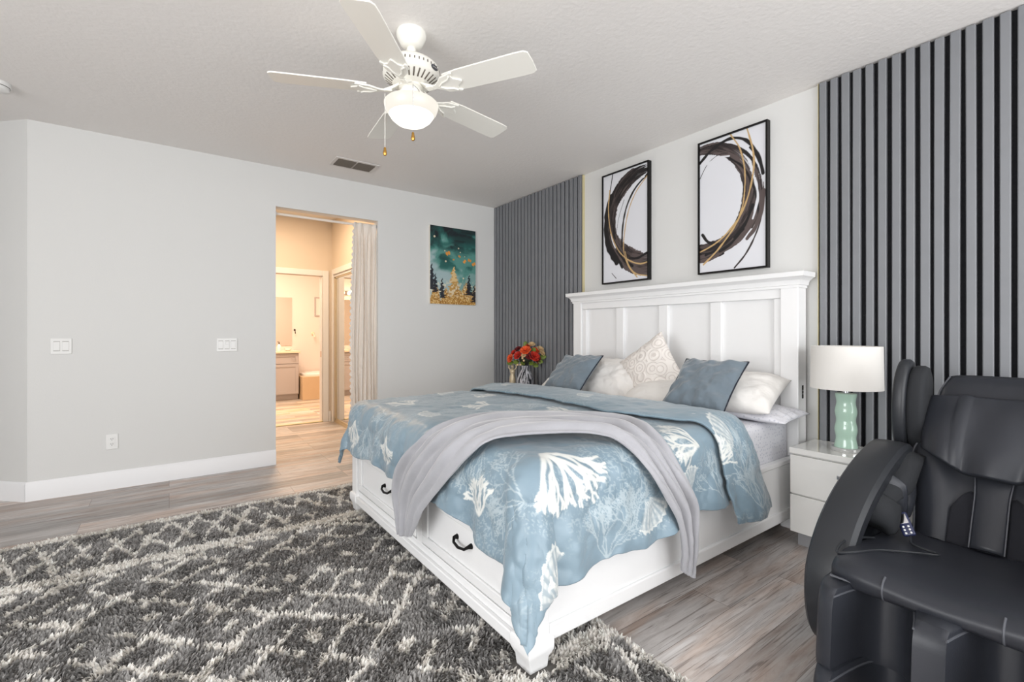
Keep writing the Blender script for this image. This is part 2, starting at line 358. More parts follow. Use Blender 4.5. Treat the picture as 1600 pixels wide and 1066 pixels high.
# vanity cabinets and top
def vanity(x0, x1, label):
    yf = 9.16; t = thing('vanity_cabinet', label, 'cabinet', ((x0 + x1) / 2, 9.45, 0), 0, 'bathroom vanity cabinets')
    MB().box(x0, x1, yf + 0.02, YB - 0.002, 0.1, 0.845).build('cabinet_body', M['greige'], t)
    MB().box(x0 + 0.002, x1 - 0.002, yf + 0.07, YB - 0.01, 0.0, 0.1).build('toe_kick', M['greige'], t)
    def front(nm, z0, z1, hv):
        g = 0.008; m = MB().box(x0 + g, x1 - g, yf + 0.008, yf + 0.02, z0, z1)
        fr = 0.05
        for p, q, r, s in ((x0 + g, x0 + g + fr, z0, z1), (x1 - g - fr, x1 - g, z0, z1), (x0 + g + fr, x1 - g - fr, z0, z0 + fr), (x0 + g + fr, x1 - g - fr, z1 - fr, z1)): m.box(p, q, yf, yf + 0.008, r, s)
        o = m.build(nm, M['greige'], t)
        k = MB()
        if hv: k.tube([(x0 + 0.045, yf, z1 - 0.08), (x0 + 0.045, yf - 0.025, z1 - 0.08), (x0 + 0.045, yf - 0.025, z1 - 0.2), (x0 + 0.045, yf, z1 - 0.2)], 0.005)
        else: k.tube([(x1 - 0.12, yf, (z0 + z1) / 2), (x1 - 0.12, yf - 0.02, (z0 + z1) / 2), (x1 - 0.06, yf - 0.02, (z0 + z1) / 2), (x1 - 0.06, yf, (z0 + z1) / 2)], 0.005)
        k.build('handle', M['chrome'], o)
    front('drawer', 0.66, 0.835, False); front('door', 0.115, 0.65, True)
vanity(1.46, 1.905, 'greige vanity cabinet at the end of the counter next to the tub')
vanity(1.0, 1.455, 'greige vanity cabinet second from the tub')
vanity(0.54, 0.995, 'greige vanity cabinet third from the tub')
tag(MB().box(0.52, 1.925, 9.13, YB - 0.002, 0.846, 0.885).build('vanity_countertop', M['stone'], None, (1.2, 9.4, 0.846), bevel=0.006), 'cream stone countertop over the greige vanity cabinets', 'countertop')
t = thing('wall_mirror', 'wide frameless wall mirror above the vanity counter', 'mirror', (1.2, YB - 0.002, 0.97))
MB().box(0.5, 1.9, YB - 0.012, YB - 0.002, 0.97, 1.89).build('mirror_glass', M['mirror'], t)
t = thing('vanity_light', 'bar of warm vanity bulbs above the bathroom mirror', 'wall light', (1.0, YB - 0.03, 2.03))
MB().box(0.55, 1.5, YB - 0.03, YB - 0.002, 1.99, 2.07).build('back_plate', M['chrome'], t)
for k in range(5): MB().sphere((0.65 + k * 0.19, YB - 0.085, 2.03), 0.05).build('bulb', M['bulb'], t)
# soap bottle, dish
t = thing('soap_bottle', 'pale soap bottle with dark pump on the bathroom counter', 'bottle', (1.6, 9.3, 0.885))
MB().lathe([(0.03, 0), (0.033, 0.01), (0.033, 0.09), (0.02, 0.115), (0.011, 0.12), (0.011, 0.13)], (1.60, 9.3, 0.885), 20).build('bottle_body', M['soap'], t)
MB().lathe([(0.012, 0.13), (0.012, 0.15), (0.004, 0.15), (0.004, 0.17)], (1.60, 9.3, 0.885), 12).tube([(1.6, 9.3, 1.052), (1.57, 9.29, 1.05)], 0.004).build('pump', M['dark'], t)
t = tag(MB().lathe([(0.03, 0), (0.055, 0.015), (0.062, 0.045), (0.055, 0.045), (0.045, 0.02), (0.0001, 0.012)], (1.75, 9.32, 0.885), 24, True).build('soap_dish', M['porcelain'], None, (1.75, 9.32, 0.885)), 'small round white dish beside the soap bottle on the bathroom counter', 'dish')
# bath tub
t = thing('bathtub', 'built in white bathtub with a tan tiled surround', 'bathtub', (2.65, 9.4, 0))
MB().box(1.93, 3.395, 9.0, YB - 0.002, 0, 0.42).build('tiled_surround', M['tantile'], t, bevel=0.004)
rim = MB(); n = 40
def ov(rx, ry, z): return [(2.68 + rx * math.copysign(abs(math.cos(2 * PI * j / n)) ** 0.6, math.cos(2 * PI * j / n)), 9.37 + ry * math.copysign(abs(math.sin(2 * PI * j / n)) ** 0.6, math.sin(2 * PI * j / n)), z) for j in range(n)]
rim.loft([ov(0.70, 0.35, 0.421), ov(0.70, 0.35, 0.455), ov(0.68, 0.33, 0.468), ov(0.62, 0.28, 0.462), ov(0.58, 0.25, 0.428)]).build('tub_rim', M['porcelain'], t)
t = thing('framed_bath_print', 'small framed print on the bathroom wall above the tub', 'picture', (2.48, YB - 0.01, 1.73))
m = MB()
for p, q, r, s in ((2.31, 2.335, 1.54, 1.92), (2.625, 2.65, 1.54, 1.92), (2.335, 2.625, 1.54, 1.565), (2.335, 2.625, 1.895, 1.92)): m.box(p, q, YB - 0.022, YB - 0.001, r, s)
m.build('frame', M['greige'], t)
MB().box(2.335, 2.625, YB - 0.012, YB - 0.001, 1.565, 1.895).build('print', M['paper'], t)
MB().box(2.43, 2.53, YB - 0.014, YB - 0.012, 1.66, 1.80).build('motif', M['hallwall'], t)
t = thing('robe_hook', 'small dark robe hook on the wall beside the bathroom mirror', 'hook', (1.95, YB - 0.005, 1.26))
MB().lathe([(0.018, 0), (0.018, 0.006)], (0, 0, 0), 16).xf(Matrix.Translation((1.95, YB - 0.001, 1.27)) @ Matrix.Rotation(PI / 2, 4, 'X')).build('hook_plate', M['blackmetal'], t)
MB().tube([(1.95, YB - 0.005, 1.27), (1.95, YB - 0.04, 1.25), (1.95, YB - 0.05, 1.20), (1.95, YB - 0.07, 1.22)], 0.006).build('hook_arm', M['blackmetal'], t)
t = thing('tub_faucet', 'pale cream faucet on the wall above the tub', 'faucet', (2.28, YB - 0.01, 1.17))
MB().lathe([(0.035, 0), (0.035, 0.01), (0.02, 0.02)], (0, 0, 0), 20).xf(Matrix.Translation((2.28, YB - 0.001, 1.2)) @ Matrix.Rotation(PI / 2, 4, 'X')).build('escutcheon', M['stone'], t)
MB().tube([(2.28, YB - 0.01, 1.2), (2.28, YB - 0.09, 1.19), (2.28, YB - 0.12, 1.13)], [0.012, 0.014, 0.011]).build('spout', M['stone'], t)

# ------------------------------------------------------------------ slat panels on the headboard wall
def slat_panel(y0, y1, label, pitch, face, edge_y):
    t = thing('slat_panel', label, 'wall panel', (XB, (y0 + y1) / 2, 0), 0, 'grey slat panels on the headboard wall')
    MB().box(XB - 0.012, XB - 0.0005, y0, y1, 0.0, H - 0.003).build('felt_backing', M['felt'], t)
    m = MB(); y = y1 if edge_y == y1 else y1; n = 0; R = random.Random(int(y0 * 100) + 5)
    yy = y1 - 0.004
    while yy - face > y0:
        a = R.uniform(-0.0025, 0.0025); bw = R.uniform(-0.002, 0.002); sag = R.uniform(-0.003, 0.003); hz = H - 0.004 - R.uniform(0, 0.006)
        rings = []
        for k in range(7):
            z = hz * k / 6; o = sag * math.sin(PI * k / 6) + a * (k / 6 - 0.5)
            p, q = yy - face - bw + o, yy + o; c = 0.004
            x0, x1 = XB - 0.012, XB - 0.040
            rings.append([(x0, p, z), (x1 + c, p, z), (x1, p + c, z), (x1, q - c, z), (x1 + c, q, z), (x0, q, z)])
        m.loft(rings); yy -= pitch + R.uniform(-0.002, 0.002)
    m.build('slats', M['slat'], t, angle=30)
    MB().box(XB - 0.03, XB - 0.0005, edge_y - 0.002, edge_y + 0.002, 0.0, H - 0.004).build('edge_strip', M['goldtrim'], t)
slat_panel(3.252, YA - 0.002, 'narrow looking panel of grey wall slats in the room corner behind the flower vase', 0.0602, 0.043, 3.246)
slat_panel(-0.35, 1.207, 'wide panel of grey wall slats over black felt behind the table lamp', 0.0592, 0.0385, 1.212)

# ------------------------------------------------------------------ wall plates, vent, detector
def plate(name, label, cat, x, z, wd, ht):
    t = thing(name, label, cat, (x, YA, z))
    MB().box(x - wd / 2, x + wd / 2, YA - 0.007, YA - 0.0005, z - ht / 2, z + ht / 2).build('cover_plate', M['switch'], t, bevel=0.003); return t
t = plate('light_switch', 'white two gang rocker light switch nearest the outside wall corner', 'light switch', -0.643, 1.11, 0.117, 0.115)
for k in (-1, 1):
    MB().box(-0.643 + k * 0.024 - 0.0175, -0.643 + k * 0.024 + 0.0175, YA - 0.0076, YA - 0.007, 1.074, 1.146).build('rocker_gap', M['ventdark'], t)
    MB().box(-0.643 + k * 0.024 - 0.018, -0.643 + k * 0.024 + 0.018, YA - 0.011, YA - 0.0076, 1.077, 1.143).build('rocker', M['switch'], t, bevel=0.002)
t = plate('light_switch', 'white three gang light switch with a dimmer nearest the passage opening', 'light switch', 0.407, 1.105, 0.155, 0.115)
for k in (-1, 0, 1):
    MB().box(0.407 + k * 0.047 - 0.0175, 0.407 + k * 0.047 + 0.0175, YA - 0.0076, YA - 0.007, 1.069, 1.141).build('rocker_gap', M['ventdark'], t)
    MB().box(0.407 + k * 0.047 - 0.018, 0.407 + k * 0.047 + 0.018, YA - 0.0105, YA - 0.0076, 1.072, 1.138).build('rocker', M['switch'], t, bevel=0.002)
MB().lathe([(0.013, 0), (0.012, 0.012)], (0, 0, 0), 20).xf(Matrix.Translation((0.407, YA - 0.0105, 1.12)) @ Matrix.Rotation(PI / 2, 4, 'X')).build('dimmer_knob', M['switch'], t)
t = plate('power_outlet', 'white duplex power outlet low on the bare wall', 'power outlet', -0.357, 0.366, 0.075, 0.117)
for k in (-1, 1):
    zc = 0.366 + k * 0.02
    o = MB().lathe([(0.018, 0), (0.018, 0.004)], (0, 0, 0), 20).xf(Matrix.Translation((-0.357, YA - 0.007, zc)) @ Matrix.Rotation(PI / 2, 4, 'X')).build('socket', M['switch'], t)
    m = MB()
    for dx in (-0.006, 0.006): m.box(-0.357 + dx - 0.0012, -0.357 + dx + 0.0012, YA - 0.0118, YA - 0.011, zc - 0.001, zc + 0.008)
    m.box(-0.357 - 0.002, -0.357 + 0.002, YA - 0.0118, YA - 0.011, zc - 0.009, zc - 0.005); m.build('slots', M['dark'], o)
t = thing('ceiling_vent', 'rectangular louvred air vent in the ceiling', 'vent', (1.36, 4.27, H))
m = MB()
vx0, vx1, vy0, vy1 = 1.165, 1.555, 4.16, 4.40
for p, q, r, s in ((vx0, vx1, vy0, vy0 + 0.03), (vx0, vx1, vy1 - 0.03, vy1), (vx0, vx0 + 0.03, vy0 + 0.03, vy1 - 0.03), (vx1 - 0.03, vx1, vy0 + 0.03, vy1 - 0.03), (1.353, 1.367, vy0 + 0.03, vy1 - 0.03)): m.box(p, q, r, s, H - 0.01, H - 0.0005)
m.build('vent_frame', M['ventwhite'], t, bevel=0.003)
MB().box(vx0 + 0.03, vx1 - 0.03, vy0 + 0.03, vy1 - 0.03, H - 0.0015, H - 0.0006).build('duct', M['dark'], t)
m = MB()
for k in range(10):
    y = vy0 + 0.036 + k * 0.0178
    m.add([(vx0 + 0.03, y, H - 0.002), (vx1 - 0.03, y, H - 0.002), (vx1 - 0.03, y + 0.011, H - 0.012), (vx0 + 0.03, y + 0.011, H - 0.012), (vx0 + 0.03, y + 0.002, H - 0.002), (vx1 - 0.03, y + 0.002, H - 0.002), (vx1 - 0.03, y + 0.013, H - 0.012), (vx0 + 0.03, y + 0.013, H - 0.012)], [(0, 1, 2, 3), (7, 6, 5, 4), (0, 4, 5, 1), (3, 2, 6, 7), (0, 3, 7, 4), (1, 5, 6, 2)])
m.build('louvres', M['ventdark'], t)
t = thing('smoke_detector', 'round white smoke detector on the ceiling above the bare wall', 'smoke detector', (-0.855, 4.17, H))
MB().lathe([(0.068, 0), (0.068, -0.02), (0.062, -0.024), (0.060, -0.028), (0.058, -0.042), (0.045, -0.05), (0.0001, -0.052)], (-0.855, 4.17, H - 0.0005), 36, False).build('detector_body', M['switch'], t)
MB().lathe([(0.0623, -0.0225), (0.0623, -0.0275)], (-0.855, 4.17, H), 36, False).build('vent_ring', M['dark'], t)

# ------------------------------------------------------------------ ceiling fan
FX, FY = 0.998, 2.233
t = thing('ceiling_fan', 'white five blade ceiling fan with a lit glass bowl', 'ceiling fan', (FX, FY, H))
c0 = (FX, FY, 0)
MB().lathe([(0.073, 2.7395), (0.075, 2.730), (0.074, 2.715), (0.067, 2.698), (0.062, 2.692), (0.057, 2.678), (0.042, 2.664), (0.022, 2.660)], c0, 40).build('canopy', M['fanwhite'], t)
MB().lathe([(0.013, 2.66), (0.013, 2.585)], c0, 16).lathe([(0.0001, 2.672), (0.019, 2.664), (0.025, 2.648), (0.017, 2.632)], c0, 16).build('downrod', M['fanwhite'], t)
mo = MB().lathe([(0.03, 2.592), (0.080, 2.588), (0.118, 2.578), (0.136, 2.562), (0.142, 2.548), (0.142, 2.512), (0.139, 2.503), (0.088, 2.468), (0.05, 2.462)], c0, 56).build('motor_housing', M['fanwhite'], t)
m = MB()
for k in range(40):
    a = 2 * PI * k / 40
    m.add([(FX + r * math.cos(a + da), FY + r * math.sin(a + da), z) for r, z in ((0.1428, 2.5455), (0.1428, 2.5335)) for da in (-0.018, 0.018)], [(0, 1, 3, 2)])
m.build('top_vents', M['ventdark'], mo, solid=-0.0012)
m = MB()
for k in range(30):
    a = 2 * PI * k / 30
    for (r0, z0), (r1, z1) in (((0.096, 2.4732), (0.132, 2.4980)),):
        m.add([(FX + r * math.cos(a + da * 0.09 / r), FY + r * math.sin(a + da * 0.09 / r), z - 0.001) for r, z in ((r0, z0), (r1, z1)) for da in (-0.038, 0.038)], [(0, 1, 3, 2)])
m.build('bottom_vents', M['ventdark'], mo, solid=-0.001)
# maker's badge: dark oval with pale rim and bar
ab = math.radians(-62); bc = Vector((FX + 0.1436 * math.cos(ab), FY + 0.1436 * math.sin(ab), 2.527))
bm4 = Matrix.Translation(bc) @ Matrix.Rotation(ab, 4, 'Z') @ Matrix.Rotation(PI / 2, 4, 'Y')
bd = MB().loft([[(0.013 * s * math.cos(2 * PI * j / 28), 0.025 * s * math.sin(2 * PI * j / 28), z) for j in range(28)] for s, z in ((1, -0.003), (1, 0.0015), (0.9, 0.002))]).xf(bm4).build('badge', mat('badge_navy', (30, 34, 46), 0.3), mo)
m = MB()
for k in range(28):
    pass
m.tube([bm4 @ Vector((0.0108 * math.cos(2 * PI * j / 28), 0.021 * math.sin(2 * PI * j / 28), 0.002)) for j in range(29)], 0.0007, 6)
m.add([bm4 @ Vector(p) for p in ((-0.003, -0.015, 0.0025), (0.003, -0.015, 0.0025), (0.002, 0.015, 0.0025), (-0.002, 0.015, 0.0025))], [(0, 1, 2, 3)])
m.build('badge_mark', M['chrome'], bd)
ZB = 2.44
for k in range(5):
    a = math.radians(12 + 72 * k)
    T = Matrix.Translation((FX, FY, ZB)) @ Matrix.Rotation(a, 4, 'Z') @ Matrix.Rotation(math.radians(-10), 4, 'X')
    poly = [(0.215, -0.060), (0.30, -0.068), (0.60, -0.073), (0.645, -0.071), (0.662, -0.058), (0.665, 0.0), (0.662, 0.058), (0.645, 0.071), (0.60, 0.073), (0.30, 0.068), (0.215, 0.060)]
    bl = MB().prism(poly, lambda p, q, dd: T @ Vector((p, q, dd)), -0.0035, 0.0035).build('blade', M['fanwhite'], t, bevel=0.0015)
    iron = MB()
    out = [(0.095, -0.016), (0.15, -0.013), (0.175, -0.03), (0.20, -0.052), (0.235, -0.058), (0.262, -0.066), (0.272, -0.060), (0.255, -0.045), (0.262, -0.025), (0.285, -0.012), (0.297, 0.0)]
    poly = out + [(p, -q) for p, q in out[-2::-1]]
    iron.prism(poly, lambda p, q, dd: T @ Vector((p, q, dd)), -0.012, -0.0036)
    def ipt(p, q, z): return T @ Vector((p, q, z))
    iron.loft([[ipt(0.06, q, z) for q, z in ((-0.02, 0.02), (0.02, 0.02), (0.02, 0.032), (-0.02, 0.032))], [ipt(0.1, q, z) for q, z in ((-0.016, -0.004), (0.016, -0.004), (0.016, 0.012), (-0.016, 0.012))], [ipt(0.135, q, z) for q, z in ((-0.014, -0.014), (0.014, -0.014), (0.014, -0.003), (-0.014, -0.003))]])
    for sgn in (-1, 1):
        iron.tube([ipt(0.17, 0, -0.013), ipt(0.2, sgn * 0.022, -0.015), ipt(0.235, sgn * 0.032, -0.014), ipt(0.25, sgn * 0.05, -0.013)], 0.005, 6)
    io = iron.build('blade_iron', M['fanwhite'], bl, bevel=0.002)
MB().lathe([(0.062, 2.464), (0.064, 2.452), (0.05, 2.446), (0.052, 2.43), (0.066, 2.425), (0.066, 2.402), (0.06, 2.392), (0.1, 2.386), (0.128, 2.380), (0.128, 2.376)], c0, 44).build('light_fitter', M['fanwhite'], t)
gb = MB().lathe([(0.112, 2.317), (0.109, 2.312), (0.100, 2.298), (0.076, 2.278), (0.045, 2.266), (0.015, 2.262), (0.0005, 2.262)], c0, 48, False).build('glass_bowl', M['bowl'], t)
MB().lathe([(0.128, 2.382), (0.136, 2.374), (0.1355, 2.362), (0.128, 2.338), (0.114, 2.318), (0.1118, 2.317)], c0, 48, False).build('bowl_rim', M['bowlrim'], gb)
def chain(x, y, z0, z1, mt):
    m = MB(); n = int((z0 - z1) / 0.006)
    m.tube([(x, y, z0), (x, y, z1)], 0.0011, 6)
    for i in range(n): m.sphere((x, y, z0 - i * 0.006), 0.0018, n=6, m=4)
    o = m.build('pull_chain', mt, t)
    MB().lathe([(0.003, 0.0), (0.006, -0.006), (0.0065, -0.014), (0.0095, -0.026), (0.010, -0.033), (0.0065, -0.041), (0.0005, -0.043)], (x, y, z1), 14).build('pull_knob', M['brass'], o)
rgt = Vector((0.807, -0.59)); fw = Vector((0.59, 0.807))
p = Vector((FX, FY)) + rgt * (-0.112) - fw * 0.085; chain(p.x, p.y, 2.384, 2.122, M['fanwhite'])
p = Vector((FX, FY)) + rgt * (0.038) - fw * 0.142; MB().tube([(FX + 0.03, FY - 0.05, 2.415), (p.x * 0.5 + (FX + 0.03) * 0.5, p.y * 0.5 + (FY - 0.05) * 0.5, 2.414), (p.x, p.y, 2.400), (p.x, p.y, 2.385)], 0.002, 6).build('chain_arm', M['chrome'], t)
chain(p.x, p.y, 2.388, 2.172, M['chrome'])

# ------------------------------------------------------------------ pictures
def canvas_cols(Wd, Hh, res):
    nx = int(Wd / res) + 1; nz = int(Hh / res) + 1
    u = np.linspace(0, Wd, nx)[None, :].repeat(nz, 0); v = np.linspace(0, Hh, nz)[:, None].repeat(nx, 1)
    return u, v
def over(base, rgb, a):
    return base * (1 - a[..., None]) + np.asarray(rgb) * a[..., None]
ink = [lin(c) for c in ((14, 10, 12), (48, 38, 38), (88, 76, 74), (122, 108, 104))]
paper_ = lin((222, 223, 228)); gold = lin((196, 164, 114))
def ring_stroke(img, u, v, cx, cy, r0, dr, wd, a0, a1, seed, tone=0, ex=1.0, taper=0.25, solid=0.30):
    dx = (u - cx) * ex; dy = v - cy; rho = np.hypot(dx, dy); th = np.degrees(np.arctan2(dy, dx)) % 360
    s = ((th - a0) % 360) / ((a1 - a0) % 360 or 360); ins = s <= 1
    rr = r0 + dr * s; dd = (rho - rr) / wd
    prof = np.clip(np.minimum(s, 1 - s) / taper, 0.0, 1) ** 0.6
    str_ = fbm(dd * 4.5 + seed * 13, s * 5.0 + seed * 7, 3); ragged = 0.18 * (vn(s * 60 + seed * 5, dd * 3) - 0.5)
    a = smooth(1.0, 0.93, np.abs(dd) / np.maximum(prof + ragged, 0.02)) * ins
    dry = smooth(solid, solid + 0.1, 1 - fbm(dd * 9 + seed * 3, s * 3 + seed, 2)); a = a * np.clip(1 - (1 - dry) * smooth(0.3, 1, np.abs(s - 0.5) * 2) * 1.0, 0, 1)
    k = np.clip((str_ - 0.3) * 2.6 + tone, 0, 1)[..., None]
    colr = np.where(k < 0.5, np.array(ink[0]) * (1 - 2 * k) + np.array(ink[1]) * 2 * k, np.array(ink[1]) * (2 - 2 * k) + np.array(ink[2]) * (2 * k - 1))
    return img * (1 - a[..., None]) + colr * a[..., None]
def line_stroke(img, u, v, pts, w0, rgb):
    P = crom(pts, 90); best = np.full(u.shape, 9.0)
    for p, q in zip(P[:-1], P[1:]):
        d_ = q - p; L2 = d_ @ d_ + 1e-12
        s = np.clip(((u - p[0]) * d_[0] + (v - p[1]) * d_[1]) / L2, 0, 1)
        best = np.minimum(best, np.hypot(u - p[0] - s * d_[0], v - p[1] - s * d_[1]))
    wv = 0.78 * w0 * (0.7 + 0.6 * vn(u * 25, v * 25))
    a = smooth(1.15, 0.8, best / wv)
    return over(img, rgb, a)
M['art'] = colmat('painted_canvas', 0.6)
def ring_art(left):
    u, v = canvas_cols(0.49, 0.955, 0.0026)
    img = np.ones(u.shape + (3,)) * np.array(lin((222, 223, 228)))
    if not left:   # ring opening towards the viewer's left edge
        cx, cy = 0.015, 0.53
        img = ring_stroke(img, u, v, cx, cy, 0.39, 0.0, 0.034, 20, 118, 1, 0.25, taper=0.5)
        img = ring_stroke(img, u, v, cx, cy, 0.345, 0.03, 0.028, 38, 112, 2, 0.1, taper=0.4)
        img = ring_stroke(img, u, v, cx, cy, 0.375, -0.03, 0.050, 262, 75, 3, 0.28, taper=0.5)
        img = ring_stroke(img, u, v, cx, cy, 0.36, 0.07, 0.040, 255, 30, 4, 0.0, taper=0.55)
        img = ring_stroke(img, u, v, cx + 0.01, cy, 0.435, 0.0, 0.030, 300, 12, 5, 0.6, taper=0.5)
        img = ring_stroke(img, u, v, cx, cy - 0.01, 0.355, 0.03, 0.062, 225, 335, 6, 0.35, taper=0.4)
        img = ring_stroke(img, u, v, cx, cy - 0.02, 0.40, 0.02, 0.022, 250, 330, 7, -0.4, taper=0.5)
        img = ring_stroke(img, u, v, cx, cy - 0.02, 0.325, 0.03, 0.016, 200, 318, 8, -0.6, taper=0.5)
        img = ring_stroke(img, u, v, cx, cy, 0.425, 0.0, 0.030, 282, 28, 21, 0.75, taper=0.4)
        img = ring_stroke(img, u, v, cx, cy, 0.445, -0.05, 0.013, 8, 85, 22, -0.6, taper=0.4)
        img = ring_stroke(img, u, v, cx, cy - 0.01, 0.43, -0.03, 0.032, 245, 305, 23, 0.65, taper=0.4)
        img = line_stroke(img, u, v, [(0.0, 0.70), (0.06, 0.79), (0.14, 0.835), (0.22, 0.83)], 0.003, ink[0])
        img = line_stroke(img, u, v, [(0.22, 0.80), (0.33, 0.70), (0.40, 0.56), (0.43, 0.44), (0.44, 0.35)], 0.009, ink[0])
        img = line_stroke(img, u, v, [(0.38, 0.82), (0.43, 0.74), (0.468, 0.62)], 0.009, ink[0])
        img = line_stroke(img, u, v, [(0.455, 0.58), (0.465, 0.42), (0.44, 0.27), (0.36, 0.11), (0.27, 0.01)], 0.008, ink[1])
        img = line_stroke(img, u, v, [(0.0, 0.82), (0.10, 0.89), (0.24, 0.925), (0.36, 0.87), (0.44, 0.74), (0.468, 0.62)], 0.014, ink[0])
        img = line_stroke(img, u, v, [(0.06, 0.795), (0.14, 0.82), (0.23, 0.805)], 0.007, paper_)
        img = line_stroke(img, u, v, [(0.415, 0.60), (0.435, 0.48), (0.415, 0.38), (0.40, 0.33)], 0.011, paper_)
        img = line_stroke(img, u, v, [(0.39, 0.26), (0.30, 0.17), (0.20, 0.125)], 0.007, paper_)
        for q_ in ([(0.40, 0.42), (0.35, 0.31), (0.27, 0.22)], [(0.33, 0.27), (0.25, 0.19), (0.16, 0.14)], [(0.22, 0.22), (0.12, 0.15), (0.05, 0.13)], [(0.02, 0.28), (0.07, 0.22), (0.14, 0.20)]): img = line_stroke(img, u, v, q_, 0.014, ink[0])
        img = line_stroke(img, u, v, [(0.47, 0.50), (0.46, 0.38), (0.42, 0.27), (0.36, 0.20)], 0.020, ink[2])
        img = line_stroke(img, u, v, [(0.24, 0.955), (0.31, 0.83), (0.345, 0.66), (0.335, 0.46), (0.29, 0.33)], 0.006, gold)
        img = line_stroke(img, u, v, [(0.36, 0.955), (0.40, 0.80), (0.405, 0.66), (0.36, 0.47), (0.27, 0.30), (0.15, 0.16), (0.03, 0.06)], 0.008, gold)
        img = line_stroke(img, u, v, [(0.0, 0.155), (0.10, 0.19), (0.20, 0.25), (0.29, 0.34)], 0.007, gold)
    else:
        cx, cy = 0.50, 0.53
        img = ring_stroke(img, u, v, cx, cy, 0.40, 0.03, 0.060, 95, 268, 11, 0.12, taper=0.3)
        img = ring_stroke(img, u, v, cx, cy, 0.44, -0.01, 0.045, 110, 215, 12, -0.1, taper=0.4)
        img = ring_stroke(img, u, v, cx, cy, 0.36, 0.02, 0.045, 88, 165, 13, -0.3, taper=0.3)
        img = ring_stroke(img, u, v, cx, cy - 0.01, 0.37, 0.0, 0.072, 195, 290, 14, 0.42, taper=0.4)
        img = ring_stroke(img, u, v, cx, cy - 0.01, 0.42, 0.0, 0.030, 185, 262, 15, 0.0, taper=0.4)
        img = ring_stroke(img, u, v, cx, cy, 0.455, 0.0, 0.024, 140, 255, 24, -0.2, taper=0.3)
        img = ring_stroke(img, u, v, cx, cy - 0.02, 0.43, 0.02, 0.048, 205, 292, 25, 0.7, taper=0.4)
        img = ring_stroke(img, u, v, cx, cy, 0.40, 0.02, 0.030, 92, 150, 26, -0.5, taper=0.3)
        img = line_stroke(img, u, v, [(0.11, 0.955), (0.09, 0.86), (0.075, 0.78)], 0.006, ink[0])
        img = line_stroke(img, u, v, [(0.49, 0.86), (0.36, 0.77), (0.27, 0.64), (0.225, 0.48), (0.215, 0.30)], 0.011, ink[0])
        img = line_stroke(img, u, v, [(0.24, 0.70), (0.18, 0.56), (0.15, 0.42)], 0.003, ink[1])
        img = line_stroke(img, u, v, [(0.10, 0.56), (0.12, 0.46), (0.14, 0.38)], 0.008, ink[0])
        img = line_stroke(img, u, v, [(0.10, 0.08), (0.15, 0.03)], 0.004, ink[1])
        img = line_stroke(img, u, v, [(0.10, 0.76), (0.045, 0.63), (0.032, 0.47), (0.065, 0.31), (0.15, 0.17)], 0.034, ink[0])
        img = line_stroke(img, u, v, [(0.49, 0.905), (0.40, 0.90), (0.30, 0.85)], 0.010, ink[0])
        img = line_stroke(img, u, v, [(0.33, 0.80), (0.40, 0.835), (0.45, 0.845)], 0.011, paper_)
        img = line_stroke(img, u, v, [(0.09, 0.43), (0.11, 0.36), (0.14, 0.30)], 0.008, paper_)
        for q_ in ([(0.10, 0.30), (0.17, 0.20), (0.22, 0.12)], [(0.16, 0.27), (0.25, 0.17), (0.33, 0.12)], [(0.30, 0.19), (0.38, 0.18), (0.48, 0.21)]): img = line_stroke(img, u, v, q_, 0.015, ink[0])
        img = line_stroke(img, u, v, [(0.075, 0.82), (0.06, 0.64), (0.09, 0.44), (0.17, 0.28), (0.28, 0.18), (0.40, 0.13), (0.49, 0.135)], 0.007, gold)
        img = line_stroke(img, u, v, [(0.49, 0.85), (0.37, 0.74), (0.29, 0.60), (0.245, 0.42), (0.235, 0.26), (0.29, 0.12), (0.38, 0.02)], 0.006, gold)
        img = line_stroke(img, u, v, [(0.25, 0.25), (0.29, 0.13), (0.37, 0.05), (0.49, 0.02)], 0.006, gold)
    return u, v, img
def ring_picture(left, y0, y1, z0, z1, label):
    # y1 is the edge further into the room (the viewer's left)
    t = thing('framed_ring_print', label, 'picture', (XB, (y0 + y1) / 2, z0), 0, 'ring prints over the headboard')
    m = MB(); a = 0.012
    for p, q, r, s in ((y0, y0 + a, z0, z1), (y1 - a, y1, z0, z1), (y0 + a, y1 - a, z0, z0 + a), (y0 + a, y1 - a, z1 - a, z1)): m.box(XB - 0.042, XB - 0.001, p, q, r, s)
    m.build('frame', M['blackmetal'], t)
    u, v, img = ring_art(left)
    u = u * (y1 - y0 - 2 * a) / u.max(); v = v * (z1 - z0 - 2 * a) / v.max()
    P = np.stack([np.full(u.shape, XB - 0.032), y1 - a - u, z0 + a + v], -1)
    grid_mesh('canvas', P, M['art'], t, solid=0.01, col=img)
ring_picture(True, 2.466, 2.984, 1.652, 2.645, 'black framed ring print open at its right, hanging nearer the room corner')
ring_picture(False, 1.509, 2.017, 1.645, 2.63, 'black framed ring print open at its left, hanging nearer the table lamp')

